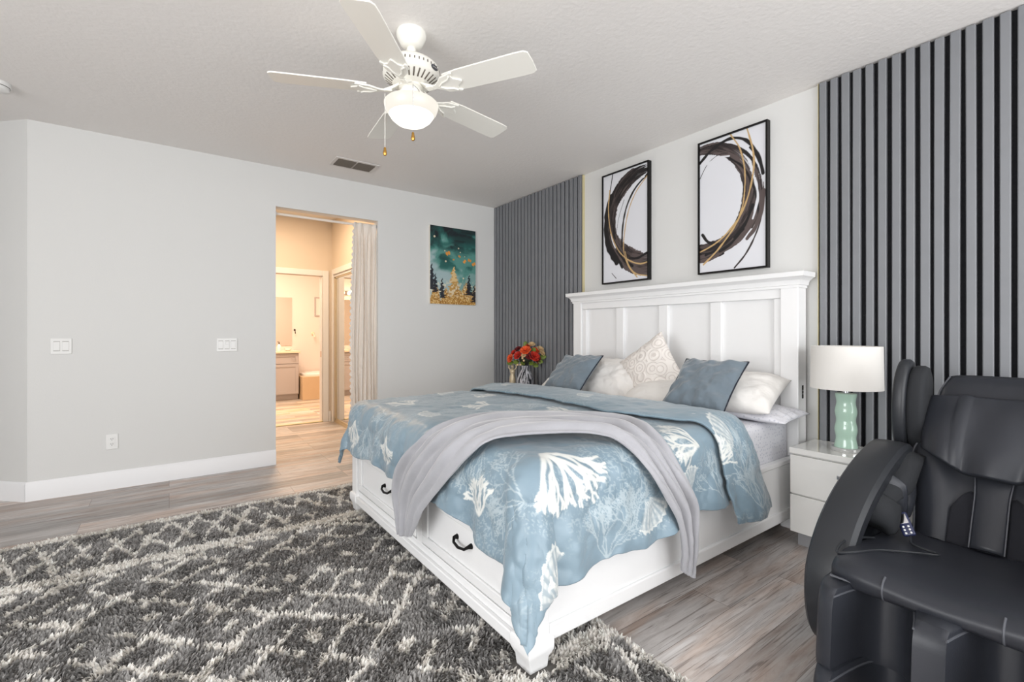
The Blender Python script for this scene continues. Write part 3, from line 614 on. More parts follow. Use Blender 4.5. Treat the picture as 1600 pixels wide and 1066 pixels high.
def forest():
    Wd, Hh = 0.59, 0.875
    u, v = canvas_cols(Wd, Hh, 0.0032); U = u / Wd; V = v / Hh
    f = fbm(U * 3 + 2 * fbm(U * 2, V * 4), V * 6, 5); g = fbm(U * 2.2 + 7, V * 9 + 3 * f, 4)
    c = np.zeros(u.shape + (3,))
    dk, te, lt, mist = [np.array(lin(x)) for x in ((14, 22, 30), (34, 98, 92), (98, 158, 148), (178, 196, 200))]
    k = np.clip(1.35 - V + (f - 0.5) * 0.9, 0, 1)
    k1 = smooth(0.28, 0.62, k)[..., None]; k2 = smooth(0.5, 0.78, np.clip(k + (g - 0.5) * 0.6, 0, 1))[..., None]; k3 = smooth(0.72, 0.95, np.clip(k - 0.18 * smooth(0.2, 0.7, U), 0, 1))[..., None]
    c = dk * (1 - k1) + te * k1; c = c * (1 - k2 * 0.75) + lt * k2 * 0.75; c = c * (1 - k3 * 0.8) + mist * k3 * 0.8
    def tree(cx, top, base, hw, rgb, rag=0.5, seed=0):
        nonlocal c
        s = (top - V) / (top - base); lay = 0.55 + 0.45 * np.abs(((s * 9 + seed) % 1) - 0.1)
        wv = hw * np.clip(s, 0, 1) ** 0.8 * lay * (0.5 + rag * 2 * vn(U * 40 + seed, V * 60))
        a = ((s > 0) & (s < 1) & (np.abs(U - cx - 0.01 * np.sin(s * 30)) < wv)).astype(float)
        c = over(c, rgb, a * 0.97)
    gd = [np.array(lin(x)) for x in ((198, 150, 72), (226, 196, 140), (160, 112, 46), (236, 222, 190))]
    tree(0.50, 0.50, 0.0, 0.17, gd[0], 0.7, 3); tree(0.51, 0.50, 0.30, 0.06, gd[1], 0.9, 5)
    gm = smooth(0.0, 0.06, 0.20 + 0.10 * (fbm(U * 9, V * 0 + 3) - 0.5) * 4 - V + 0.04 * vn(U * 40, V * 40))
    tx = vn(U * 70, V * 90); mix = np.where((tx < 0.4)[..., None], gd[2], np.where((tx > 0.68)[..., None], gd[1], gd[0]))
    c = c * (1 - gm[..., None]) + mix * gm[..., None]
    wf = smooth(0.62, 0.7, vn(U * 34, V * 44)) * smooth(0.36, 0.2, V) * smooth(0.05, 0.16, V); c = over(c, gd[3], wf * 0.75)
    bk = np.array(lin((18, 20, 34)))
    for cx, tp, bs, hw, sd in ((0.03, 0.52, 0.18, 0.085, 1), (0.11, 0.40, 0.15, 0.05, 2), (0.25, 0.34, 0.08, 0.06, 3), (0.85, 0.41, 0.13, 0.075, 4), (0.97, 0.28, 0.04, 0.07, 5)): tree(cx, tp, bs, hw, bk, 0.8, sd)
    def wing(cx, cy, s, rot, rgb):
        nonlocal c
        du = (u - cx * Wd); dv = (v - cy * Hh)
        for sg in (-1, 1):
            x = du * math.cos(rot) + dv * math.sin(rot) - sg * s * 0.5; y = -du * math.sin(rot) + dv * math.cos(rot)
            c = over(c, rgb, smooth(1.1, 0.9, np.hypot(x / (s * 0.5), (y - sg * 0 - np.abs(x) * 0.3) / (s * 0.75))))
    og = np.array(lin((226, 150, 60)))
    for cx, cy, s, r in ((0.38, 0.66, 0.03, 0.4), (0.63, 0.635, 0.017, -0.5), (0.75, 0.575, 0.023, 0.9), (0.86, 0.595, 0.024, -0.3), (0.96, 0.55, 0.026, 0.5), (0.5, 0.585, 0.012, 0.2)): wing(cx, cy, s, r, og * (0.8 + 0.4 * random.random()))
    for cx, cy, s in ((0.31, 0.69, 0.008), (0.61, 0.74, 0.009), (0.65, 0.69, 0.007), (0.33, 0.555, 0.011), (0.72, 0.35, 0.010), (0.09, 0.86, 0.012), (0.75, 0.64, 0.006), (0.44, 0.29, 0.008)):
        c = over(c, gd[3], smooth(1.2, 0.8, np.hypot(u - cx * Wd, v - cy * Hh) / s) * 0.85)
    return u, v, c
t = thing('forest_painting', 'gold and teal forest painting on the wall between the curtain and the slatted corner', 'picture', (2.63, YA, 1.53))
u, v, c = forest()
MB().box(2.335, 2.927, YA - 0.030, YA - 0.001, 1.535, 2.413).build('stretched_canvas', M['paper'], t, bevel=0.002)
P = np.stack([2.336 + u, np.full(u.shape, YA - 0.0312), 1.5365 + v], -1)
grid_mesh('painting', P, M['art'], t, solid=0.001, col=c)

# ------------------------------------------------------------------ curtain and rod in the opening
t = thing('curtain_rod', 'cream curtain rod spanning the passage opening', 'curtain rod', ((OX0 + OX1) / 2, YA + 0.06, 2.325))
MB().tube([(OX0 + 0.012, YA + 0.05, 2.318), (OX1 - 0.012, YA + 0.05, 2.318)], 0.0125, 14).build('rod', M['curtain'], t)
for x in (OX0, OX1 - 0.012):
    MB().lathe([(0.026, 0), (0.026, 0.012)], (0, 0, 0), 20).xf(Matrix.Translation((x, YA + 0.05, 2.318)) @ Matrix.Rotation(PI / 2, 4, 'Y')).build('end_cup', M['chrome'] if x > 1 else M['curtain'], t)
n, mm = 150, 180
s = np.linspace(0, 1, mm)[None, :]; z = np.linspace(0.012, 2.338, n)[:, None]
flare = 1 + 0.0 * z
xx = 1.752 - (0.25 + 0.01 * np.sin(z * 2.1)) * (1 - s) + 0.006 * np.sin(z * 3 + s * 9)
ph = s * 6.5 * 2 * PI + 0.5 * np.sin(z * 1.7)
yy = YA + 0.05 + (0.011 + 0.004 * smooth(2.0, 0.6, z)) * np.sin(ph) * smooth(2.33, 2.1, z) + 0.008 * np.sin(ph * 0.5 + z * 2) + 0.028 * np.where(z > 2.29, 0, 0) + 0.016 * smooth(2.2, 2.33, z) * np.sign(np.sin(ph * 1.5)) * 0
yy = np.clip(yy, YA + 0.012, YA + 0.105) - 0.018 * smooth(2.18, 2.31, z)
P = np.stack([np.clip(xx + 0 * z, 1.45, 1.7545), yy + 0 * s, z + 0 * s], -1)
cu = thing('curtain', 'white bunched curtain with a scalloped lace edge drawn aside in the passage opening', 'curtain', (1.63, YA + 0.05, 0))
grid_mesh('curtain_cloth', P, M['curtain'], cu, solid=0.003)
m = MB()
for k in range(40):
    i = int(k / 40 * (n - 1)); p = P[i, 0]
    m.loft([[(p[0] + 0.010 - 0.026 * (0.25 + 0.75 * math.sin(PI * j / 8)), p[1] + dy, p[2] + 0.057 * j / 8) for j in range(9)] + [(p[0] + 0.012, p[1] + dy, p[2] + 0.057)] + [(p[0] + 0.012, p[1] + dy, p[2])] for dy in (-0.004, 0.0)])
m.build('lace_edge', M['curtain'], cu)

# ------------------------------------------------------------------ rug
RX0, RX1, RY0, RY1 = -1.02, 1.43, 0.66, 3.72
rug = thing('shag_rug', 'grey and cream shag rug with a diamond lattice under the foot of the bed', 'rug', ((RX0 + RX1) / 2, (RY0 + RY1) / 2, 0.0))
MB().box(RX0 + 0.01, RX1 - 0.01, RY0 + 0.01, RY1 - 0.01, 0.0005, 0.010).build('rug_backing', mat('rug_backing', (96, 93, 90), 0.95), rug)
def rug_pattern(x, y):
    wx = x + 0.06 * (fbm(x * 9, y * 9, 4) - 0.5) + 0.02 * (vn(x * 60, y * 60) - 0.5); wy = y + 0.06 * (fbm(x * 9 + 40, y * 9 + 9, 4) - 0.5) + 0.02 * (vn(x * 60 + 7, y * 60) - 0.5)
    s_ = wx + wy; d_ = wx - wy
    ds = np.abs((s_ - 2.40 + 0.265) % 0.53 - 0.265); dd = np.abs((d_ + 2.00 + 0.26) % 0.52 - 0.26)
    brk = fbm(x * 9 + 3, y * 9, 2)
    line = (np.abs(ds - 0.150) < 0.018) | (np.abs(dd - 0.150) < 0.018)
    line &= brk > 0.385
    dot = np.hypot(ds, dd) < 0.043
    field = line | dot
    e = np.minimum(np.minimum(RY1 - wy, wy - RY0), 9)       # distance from the long borders
    zig = np.abs(((wx * 1.0) % 0.30) / 0.30 - 0.5) * 2
    band = (e > 0.06) & (e < 0.56)
    zz = (np.abs((e - 0.10) / 0.42 - zig) < 0.085) | (np.abs((e - 0.10) / 0.42 - (1 - zig)) < 0.085)
    zz &= brk > 0.30
    stripes = ((e < 0.055) & (brk > 0.25)) | ((e > 0.575) & (e < 0.665)) | ((e > 0.70) & (e < 0.725) & (brk > 0.4))
    ex = np.minimum(wx - RX0, RX1 - wx)
    out = np.where(e > 0.56, field, zz & band) | stripes | (ex < 0.035)
    return out
def yarn():
    m, nt, b = newmat('shag_yarn'); N = nt.nodes; K = nt.links
    a = N.new('ShaderNodeAttribute'); a.attribute_name = 'Col'
    df = N.new('ShaderNodeBsdfDiffuse'); tl = N.new('ShaderNodeBsdfTranslucent'); mx = N.new('ShaderNodeMixShader'); mx.inputs[0].default_value = 0.4
    K.new(a.outputs['Color'], df.inputs['Color']); K.new(a.outputs['Color'], tl.inputs['Color'])
    K.new(df.outputs[0], mx.inputs[1]); K.new(tl.outputs[0], mx.inputs[2]); K.new(mx.outputs[0], N['Material Output'].inputs['Surface'])
    return m
NS = 150000
rg = np.random.default_rng(3)
x = rg.uniform(RX0, RX1, NS); y = rg.uniform(RY0, RY1, NS)
keep = ~((x > 1.16) & (y > 1.42) & (y < 3.16)); keep &= ~((x > 0.985) & (x < 1.12) & (((y > 1.25) & (y < 1.37)) | ((y > 3.14) & (y < 3.26))))
x = x[keep]; y = y[keep]; n = len(x)
cr_ = rug_pattern(x, y)
ang = 2 * PI * fbm(x * 5, y * 5, 3) * 2 + rg.normal(0, 0.9, n)
ln = rg.uniform(0.015, 0.027, n) * np.where(cr_, 1.2, 1.0); lean = rg.uniform(0.2, 0.75, n); wd = rg.uniform(0.0048, 0.0082, n) * np.where(cr_, 1.12, 1)
dx, dy = np.cos(ang), np.sin(ang); px, py = -dy, dx
V = np.zeros((n, 5, 3), np.float32)
for j, (a_, h_, w_) in enumerate(((0, 0, 1), (0, 0, -1), (0.38, 0.62, 0.95), (0.38, 0.62, -0.95), (1.0, 0.86, 0))):
    V[:, j, 0] = x + dx * ln * lean * a_ + px * wd * w_ * 0.5 * 1.2; V[:, j, 1] = y + dy * ln * lean * a_ + py * wd * w_ * 0.5 * 1.2
    V[:, j, 2] = 0.009 + ln * np.sqrt(1 - lean ** 2 * 0.8) * h_
bsx = np.arange(n, dtype=np.int32)[:, None] * 5
loops = np.concatenate([bsx + np.array([[0, 1, 3, 2]]), bsx + np.array([[2, 3, 4]])], 1).astype(np.int32)   # 7 loops per strand
me = bpy.data.meshes.new('rug_pile')
me.vertices.add(n * 5); me.vertices.foreach_set('co', (V - np.array(W[rug.name], np.float32)).astype(np.float32).ravel())
me.loops.add(n * 7); me.loops.foreach_set('vertex_index', loops.ravel())
me.polygons.add(n * 2); me.polygons.foreach_set('loop_start', (np.arange(n, dtype=np.int32)[:, None] * 7 + np.array([[0, 4]], np.int32)).ravel())
me.update(calc_edges=True); me.validate()
tone = np.where(cr_[:, None], np.array(lin((246, 242, 236))), np.array(lin((170, 168, 166)))) * np.where(cr_[:, None], rg.uniform(0.86, 1.1, (n, 1)), rg.uniform(0.6, 1.35, (n, 1)))
o = finish('rug_pile', me, yarn(), rug, W[rug.name], angle=180, col=np.clip(tone, 0, 0.95).repeat(5, 0).astype(np.float32))
o['kind'] = 'stuff'

# ------------------------------------------------------------------ bed
BX0, BY0, BY1 = 1.01, 1.275, 3.23
bed = thing('bed', 'white storage bed with a tall panelled headboard and drawers in its foot', 'bed', (2.1, 2.25, 0))
def fbox(m, *a): m.box(*a); return m
# headboard
m = MB(); hx0, hx1 = 3.085, 3.195
m.box(hx0 + 0.045, hx1, BY0 + 0.02, BY1 - 0.02, 0.25, 1.49)
m.box(hx0, hx1, BY0 - 0.005, BY0 + 0.10, 0.0, 1.49); m.box(hx0, hx1, BY1 - 0.10, BY1 + 0.005, 0.0, 1.49)
m.box(hx0 + 0.012, hx1 - 0.02, BY0 + 0.10, BY1 - 0.10, 1.425, 1.49); m.box(hx0 + 0.012, hx1 - 0.02, BY0 + 0.10, BY1 - 0.10, 0.30, 0.44)
inner0, inner1 = BY0 + 0.10, BY1 - 0.10
m.box(hx0 + 0.018, hx1 - 0.02, inner0, inner0 + 0.048, 0.44, 1.425); m.box(hx0 + 0.018, hx1 - 0.02, inner1 - 0.048, inner1, 0.44, 1.425)
sp = (inner1 - inner0 - 0.096 - 3 * 0.085) / 4; yv = inner0 + 0.048
for k in range(3):
    yv += sp; m.box(hx0 + 0.022, hx1 - 0.02, yv, yv + 0.085, 0.44, 1.425); yv += 0.085
hb = m.build('headboard', M['bedwhite'], bed, bevel=0.005)
def rect(o, z): return [(hx0 - o, BY0 - 0.005 - o, z), (hx1, BY0 - 0.005 - o, z), (hx1, BY1 + 0.005 + o, z), (hx0 - o, BY1 + 0.005 + o, z)]
MB().loft([rect(0.006, 1.485), rect(0.006, 1.500), rect(0.014, 1.502), rect(0.016, 1.518), rect(0.022, 1.530), rect(0.040, 1.545), rect(0.050, 1.550), rect(0.052, 1.577), rect(0.048, 1.580)]).build('crown_moulding', M['bedwhite'], hb, angle=20)
sk = MB().box(3.135, 3.153, BY0 - 0.0075, BY0 - 0.0051, 0.805, 0.885).build('power_socket', M['dark'], hb)
MB().box(3.139, 3.149, BY0 - 0.0082, BY0 - 0.0076, 0.85, 0.858).box(3.139, 3.149, BY0 - 0.0082, BY0 - 0.0076, 0.83, 0.838).build('socket_pins', M['chrome'], sk)
# side rails
for ys, sg in ((BY0 + 0.005, 1), (BY1 - 0.005, -1)):
    a, b_ = sorted((ys, ys + sg * 0.03)); m = MB().box(BX0 + 0.06, hx0, a, b_, 0.105, 0.455)
    a, b_ = sorted((ys - sg * 0.012, ys + sg * 0.01)); m.box(BX0 + 0.09, hx0, a, b_, 0.105, 0.165)
    a, b_ = sorted((ys - sg * 0.008, ys + sg * 0.034)); m.box(BX0 + 0.09, hx0, a, b_, 0.43, 0.457)
    m.build('side_rail', M['bedwhite'], bed, bevel=0.005)
# foot frame
m = MB(); x0, x1 = BX0, BX0 + 0.09
m.box(x0, x1, BY0, BY0 + 0.09, 0.06, 0.46); m.box(x0, x1, BY1 - 0.09, BY1, 0.06, 0.46)
m.box(x0 + 0.012, x1, BY0 + 0.09, BY1 - 0.09, 0.42, 0.46); m.box(x0 + 0.012, x1, BY0 + 0.09, BY1 - 0.09, 0.07, 0.15)
m.box(x0 + 0.012, x1, 2.165, 2.225, 0.15, 0.42); m.box(x0 + 0.06, x1, BY0 + 0.09, BY1 - 0.09, 0.15, 0.42)
fb = m.build('footboard', M['bedwhite'], bed, bevel=0.004)
MB().box(x0 - 0.008, x0 + 0.013, BY0 + 0.085, BY1 - 0.085, 0.072, 0.118).build('base_moulding', M['bedwhite'], fb, bevel=0.005)
for ya, yb, hy in ((1.372, 2.158, 1.76), (2.232, 3.133, 2.62)):
    m = MB().box(x0 + 0.022, x0 + 0.058, ya, yb, 0.158, 0.412)
    for p, q, r, s in ((ya, yb, 0.158, 0.200), (ya, yb, 0.372, 0.412), (ya, ya + 0.06, 0.2, 0.372), (yb - 0.06, yb, 0.2, 0.372)): m.box(x0 + 0.010, x0 + 0.022, p, q, r, s)
    dr = m.build('drawer', M['bedwhite'], bed, bevel=0.004)
    hz = 0.292; k = MB()
    k.tube([(x0 + 0.022, hy - 0.06, hz + 0.012), (x0 + 0.005, hy - 0.06, hz + 0.012), (x0 - 0.006, hy - 0.045, hz), (x0 - 0.010, hy, hz - 0.006), (x0 - 0.006, hy + 0.045, hz), (x0 + 0.005, hy + 0.06, hz + 0.012), (x0 + 0.022, hy + 0.06, hz + 0.012)], [0.013, 0.008, 0.006, 0.0065, 0.006, 0.008, 0.013], 8)
    tag(k.build('handle', M['blackmetal'], dr), 'black iron pull handle')
for (cx, cy) in ((x0 + 0.045, BY0 + 0.045), (x0 + 0.045, BY1 - 0.045)):
    sq = lambda h, z: [(cx - h, cy - h, z), (cx + h, cy - h, z), (cx + h, cy + h, z), (cx - h, cy + h, z)]
    MB().loft([sq(0.040, 0.0108), sq(0.044, 0.05), sq(0.056, 0.075), sq(0.058, 0.085), sq(0.058, 0.118), sq(0.052, 0.128), sq(0.0455, 0.13)]).build('foot', M['bedwhite'], bed, bevel=0.003)
MB().box(BX0 + 0.1, hx0, BY0 + 0.04, BY1 - 0.04, 0.27, 0.30).build('slat_base', M['bedwhite'], bed)

# mattress with dotted fitted sheet
m, nt, b = newmat('dotted_sheet'); N = nt.nodes; K = nt.links
tc = N.new('ShaderNodeTexCoord'); vo = N.new('ShaderNodeTexVoronoi'); vo.inputs['Scale'].default_value = 48; vo.inputs['Randomness'].default_value = 0.55
K.new(tc.outputs['Object'], vo.inputs['Vector'])
cr = N.new('ShaderNodeValToRGB'); K.new(vo.outputs['Distance'], cr.inputs['Fac'])
cr.color_ramp.elements[0].position = 0.20; cr.color_ramp.elements[0].color = L4((204, 206, 216)); cr.color_ramp.elements[1].position = 0.30; cr.color_ramp.elements[1].color = L4((232, 232, 238))
K.new(cr.outputs['Color'], b.inputs['Base Color']); b.inputs['Roughness'].default_value = 0.85; M['dots'] = m
def rbox(x0, x1, y0, y1, z0, z1, r, n=5):
    """rounded box by bevelling"""
    bm = bmesh.new(); bmesh.ops.create_cube(bm, size=1)
    for v_ in bm.verts: v_.co = ((x0 + x1) / 2 + v_.co.x * (x1 - x0), (y0 + y1) / 2 + v_.co.y * (y1 - y0), (z0 + z1) / 2 + v_.co.z * (z1 - z0))
    bmesh.ops.bevel(bm, geom=list(bm.edges), offset=r, segments=n, profile=0.5, affect='EDGES')
    bm.verts.index_update(); o = MB(); o.v = [tuple(v_.co) for v_ in bm.verts]; o.f = [tuple(v_.index for v_ in f.verts) for f in bm.faces]; bm.free(); return o
mt = thing('mattress', 'mattress in a white and grey dotted fitted sheet', 'mattress', (2.08, 2.25, 0.30))
rbox(1.12, 3.075, 1.315, 3.19, 0.301, 0.688, 0.05).build('fitted_sheet', M['dots'], mt, angle=60)

# ---- comforter pattern, painted per vertex in cloth coordinates
def segs_coral(cx, cy, ang, size, R, spread=0.9, depth=6, wd=0.008):
    out = []
    def rec(x, y, a, l, w_, d_):
        if d_ == 0: return
        x2, y2 = x + l * math.cos(a), y + l * math.sin(a); xm, ym = (x + x2) / 2 + R.uniform(-.1, .1) * l, (y + y2) / 2 + R.uniform(-.1, .1) * l
        out.append((x, y, xm, ym, w_)); out.append((xm, ym, x2, y2, w_ * 0.92))
        for _ in range(2 if R.random() < 0.9 else 3):
            rec(x2, y2, a + R.uniform(-spread, spread) * 0.62, l * R.uniform(0.72, 0.95), w_ * 0.84, d_ - 1)
    for k in range(5): rec(cx, cy, ang + (k - 2) * 0.42 + R.uniform(-.1, .1), size * 0.26 * R.uniform(0.85, 1.1), wd, depth)
    return out
def draw_segs(fac, U, V, segs, val=1.0):
    u0, v0 = U[0, 0], V[0, 0]; du = (U[-1, 0] - u0) / (U.shape[0] - 1); dv = (V[0, -1] - v0) / (U.shape[1] - 1)
    for x, y, x2, y2, w_ in segs:
        i0 = int((min(x, x2) - w_ * 1.5 - u0) / du); i1 = int((max(x, x2) + w_ * 1.5 - u0) / du) + 2
        j0 = int((min(y, y2) - w_ * 1.5 - v0) / dv); j1 = int((max(y, y2) + w_ * 1.5 - v0) / dv) + 2
        if du < 0: i0 = int((max(x, x2) + w_ * 1.5 - u0) / du) - 2; i1 = int((min(x, x2) - w_ * 1.5 - u0) / du) + 2
        i0 -= 34; i1 += 34; j0 -= 44; j1 += 44
        i0, j0 = max(i0, 0), max(j0, 0)
        if i1 <= i0 or j1 <= j0: continue
        a = U[i0:i1, j0:j1]; b_ = V[i0:i1, j0:j1]
        if a.size == 0: continue
        dx_, dy_ = x2 - x, y2 - y; t_ = np.clip(((a - x) * dx_ + (b_ - y) * dy_) / (dx_ * dx_ + dy_ * dy_ + 1e-12), 0, 1)
        dd = np.hypot(a - x - t_ * dx_, b_ - y - t_ * dy_)
        fac[i0:i1, j0:j1] = np.maximum(fac[i0:i1, j0:j1], val * smooth(w_, w_ * 0.45, dd))
def shell(fac, U, V, cx, cy, ang, R0):
    a = (U - cx) * math.cos(ang) + (V - cy) * math.sin(ang); b_ = -(U - cx) * math.sin(ang) + (V - cy) * math.cos(ang)
    r = np.hypot(a, b_); th = np.arctan2(b_, a)
    inside = (np.abs(th) < 0.95) & (r < R0 * (1 + 0.03 * np.cos(th * 26))) & (r > 0.02)
    rib = 0.30 + 0.62 * smooth(-0.5, 0.5, np.cos(th * 24)) * (0.75 + 0.25 * np.cos(r / R0 * 30))
    rim = inside & (r > R0 * 0.93)
    fac[inside] = np.maximum(fac[inside], rib[inside] * 0.85); fac[rim] = np.maximum(fac[rim], 0.85)
def paint_cloth(U, V, motifs, seed):
    R = random.Random(seed); bold = np.zeros(U.shape); fine = np.zeros(U.shape)
    # all-over fine coral ground
    fz = fbm(U * 6, V * 6, 3); ground = smooth(0.50, 0.62, fz)
    sp = np.abs(vn(U * 95 + 5 * fz, V * 95) - 0.5) < 0.085
    fine = np.maximum(fine, ground * sp * 0.5)
    for kind, cx, cy, a, s_ in motifs:
        if kind == 't': draw_segs(bold, U, V, segs_coral(cx, cy, a, s_, R, 0.80, 5, 0.0088 * s_ / 0.17))
        elif kind == 'f': draw_segs(fine, U, V, segs_coral(cx, cy, a, s_, R, 0.85, 6, 0.0034), 0.85)
        else: shell(bold, U, V, cx, cy, a, s_)
    base = np.array(lin((138, 158, 170))); dark = np.array(lin((116, 138, 152))); mot = np.array(lin((226, 227, 222))); mid = np.array(lin((186, 198, 202)))
    g = fbm(U * 3 + 9, V * 3, 4)[..., None]
    c = dark * (1 - g) + base * g
    c = c * (1 - 0.8 * fine[..., None]) + mid * 0.8 * fine[..., None]
    return c * (1 - 0.92 * bold[..., None]) + mot * 0.92 * bold[..., None]

XFt, XH = 0.975, 2.36          # foot hanging plane, head edge
YN, YF = 1.245, 3.262          # near and far hanging planes
RR = 0.105
def drape(X, Y, ztop, off=0.0):
    """flat cloth coordinates -> hung over the bed"""
    r = RR + off
    qx = np.maximum(X, XFt + RR); qy = np.clip(Y, YN + RR, YF - RR)
    ex, ey = X - qx, Y - qy; d_ = np.hypot(ex, ey); nx = np.where(d_ > 1e-9, ex / np.maximum(d_, 1e-9), 0); ny = np.where(d_ > 1e-9, ey / np.maximum(d_, 1e-9), 0)
    arc = PI * RR / 2; a = np.minimum(d_, arc) / RR
    hang = np.maximum(d_ - arc, 0); corner = np.abs(2 * nx * ny)
    hor = r * np.sin(a) + hang * (0.03 + 0.20 * corner); drop = r * (1 - np.cos(a)) + hang
    per = np.where(np.abs(nx) > np.abs(ny), Y, X)
    fold = np.clip(hang / 0.22, 0, 1)
    wav = 0.013 * fold * np.sin(per * 21 + 3 * vn(per * 4, per * 0 + 3)) * (1 - 0.4 * corner) + 0.005 * fold * corner * np.sin(np.arctan2(ny, nx) * 5)
    hor = hor + wav + 0.010 * fold
    x = qx + nx * hor; y = qy + ny * hor; z = ztop + off - drop
    # puffs and wrinkles along the normal
    k = (0.022 + 0.03 * np.sin(a)) * (fbm(X * 3.4 + 5, Y * 3.4, 3) - 0.5) + 0.019 * (fbm(X * 9 + Y * 4, Y * 7 - X * 3 + 8, 3) - 0.5)
    k = k + 0.0065 * (fbm(X * 22 + 3 * fbm(X * 5, Y * 5), Y * 18, 2) - 0.5)
    nz = np.cos(a); k = k * (0.75 + 0.6 * np.sin(a))
    bul = 0.018 * np.clip(1 - ((Y - 2.25) / 1.0) ** 2, 0, 1)
    return np.stack([x + nx * np.sin(a) * k, y + ny * np.sin(a) * k, z + nz * k + bul * nz], -1)
ZT = 0.728
cf = thing('comforter', 'blue satin comforter with woven white coral and shells spread over the bed', 'comforter', (1.7, 2.25, 0.70))
ns, ntt = 400, 600
S = np.linspace(0, 1, ns)[:, None]; T_ = np.linspace(0, 1, ntt)[None, :]
Y0 = 0.86 + (3.56 - 0.86) * T_ + 0 * S
of = 0.345 + 0.075 * smooth(1.75, 1.30, Y0) + 0.012 * np.sin(Y0 * 13) + 0.02 * smooth(3.0, 3.3, Y0)
X = XH + (XFt + RR - (of - 0.0) - XH) * S
on = 0.45 - 0.05 * smooth(1.1, 2.1, X) + 0.012 * np.sin(X * 12 + 1)
far = 0.30 + 0.02 * np.sin(X * 7)
Y = (YN + RR - on) + ((YF - RR + far) - (YN + RR - on)) * T_
motifs = [('t', 1.13, 1.36, -1.3, 0.27), ('s', 0.99, 0.86, 1.75, 0.19), ('s', 1.57, 1.10, -1.2, 0.14), ('f', 1.33, 0.92, 1.5, 0.19), ('f', 1.45, 1.00, 1.4, 0.17), ('t', 0.80, 1.52, 0.3, 0.16), ('f', 1.75, 1.15, 1.2, 0.2),
          ('t', 1.98, 1.24, 2.6, 0.19), ('f', 2.12, 0.98, 1.5, 0.2), ('s', 1.42, 1.78, 2.6, 0.15), ('f', 0.95, 1.25, 2.0, 0.24), ('f', 1.12, 1.62, 2.5, 0.22),
          ('t', 1.86, 1.95, 2.2, 0.17), ('t', 1.62, 2.42, 2.4, 0.18), ('f', 1.70, 2.15, 1.0, 0.2), ('t', 1.25, 2.75, 2.2, 0.18), ('s', 1.22, 2.30, 2.8, 0.14), ('t', 1.9, 2.8, 2.5, 0.17),
          ('f', 1.05, 2.5, 2.6, 0.22), ('t', 0.93, 3.0, 2.9, 0.16), ('f', 1.3, 3.15, 2.3, 0.22), ('s', 1.75, 3.1, 2.4, 0.14), ('f', 2.2, 2.4, 2.0, 0.18), ('t', 0.98, 0.90, 1.1, 0.10), ('f', 1.9, 1.5, 2.2, 0.2), ('f', 1.45, 1.25, 0.6, 0.2),
          ('t', 0.93, 2.45, 3.0, 0.15), ('f', 0.93, 2.8, 3.0, 0.2), ('s', 1.9, 1.05, 2.0, 0.12), ('f', 1.5, 2.05, 2.0, 0.2)]
colr = paint_cloth(X, Y, motifs, 4)
M['comf'] = colmat('comforter_satin', 0.42, sheen=0.25, bump=0.12, bscale=55)
Pc = drape(X, Y, ZT)
grid_mesh('comforter_cloth', Pc, M['comf'], cf, solid=-0.018, col=colr, flip=False)
# the head end folded back over itself: second layer lying on the first
ns2 = 110
S = np.linspace(0, 1, ns2)[:, None]
Yt = (YN + RR - 0.50) + ((YF - RR + 0.26) - (YN + RR - 0.50)) * T_[:, ::1]
dropk = np.clip((YN + RR - Yt) - 0.12, 0, 1)
xa = 2.405 + 0.42 * dropk + 0.004 * np.sin(Yt * 20)                 # head side
xb = 1.955 + 0.16 * smooth(1.7, 1.25, Yt) + 0.25 * dropk + 0.012 * np.sin(Yt * 6) + 0.008 * np.sin(Yt * 17)   # free edge
X2 = xa + (xb - xa) * S; Y2 = Yt + 0 * S
lift = 0.030 * np.sin(np.clip(S, 0, 1) * PI * 0.94 + 0.1) ** 0.5 + 0.004
P2 = drape(X2, Y2, ZT + 0.004, 0.018)
nrm_y = np.where(Y2 < YN + RR, -np.clip((YN + RR - Y2) / 0.12, 0, 1), 0)
P2[..., 2] += lift * (1 - np.abs(nrm_y)); P2[..., 1] += nrm_y * (lift + 0.006)
mot2 = [('t', 2.25, 1.45, 2.6, 0.12), ('s', 2.25, 1.22, 2.6, 0.13), ('f', 2.3, 1.05, 1.8, 0.22), ('t', 2.1, 1.10, 1.5, 0.16), ('f', 2.3, 1.8, 2.4, 0.18), ('s', 2.2, 2.1, 2.6, 0.12), ('f', 2.25, 2.6, 2.4, 0.2), ('s', 2.2, 2.95, 2.4, 0.12), ('f', 2.35, 0.9, 1.5, 0.2)]
col2 = paint_cloth(X2, Y2, mot2, 9)
grid_mesh('turned_back_edge', P2, M['comf'], cf, solid=-0.012, col=col2, flip=False)
# dark underside lining seen at the far foot corner
# ------------------------------------------------------------------ throw blanket across the near foot corner
Ue = [(0.945, 2.175, 0.225), (0.945, 2.235, 0.45), (0.95, 2.05, 0.655), (1.03, 1.90, 0.762), (1.36, 1.87, 0.785), (1.70, 1.53, 0.780), (1.715, 1.31, 0.742), (1.755, 1.215, 0.61), (1.86, 1.205, 0.46), (1.855, 1.215, 0.27), (1.845, 1.222, 0.142)]
Le = [(0.945, 2.07, 0.25), (0.94, 1.90, 0.44), (0.935, 1.70, 0.61), (0.985, 1.56, 0.745), (1.10, 1.50, 0.780), (1.36, 1.41, 0.778), (1.475, 1.30, 0.745), (1.57, 1.21, 0.61), (1.695, 1.205, 0.45), (1.76, 1.212, 0.298), (1.785, 1.222, 0.19)]
ns, nt_ = 220, 90
A = crom(Ue, ns); B = crom(Le, ns)
s = np.linspace(0, 1, nt_)[None, :, None]
P = A[:, None, :] * (1 - s) + B[:, None, :] * s
ctr = np.array([1.9, 2.25, 0.25])
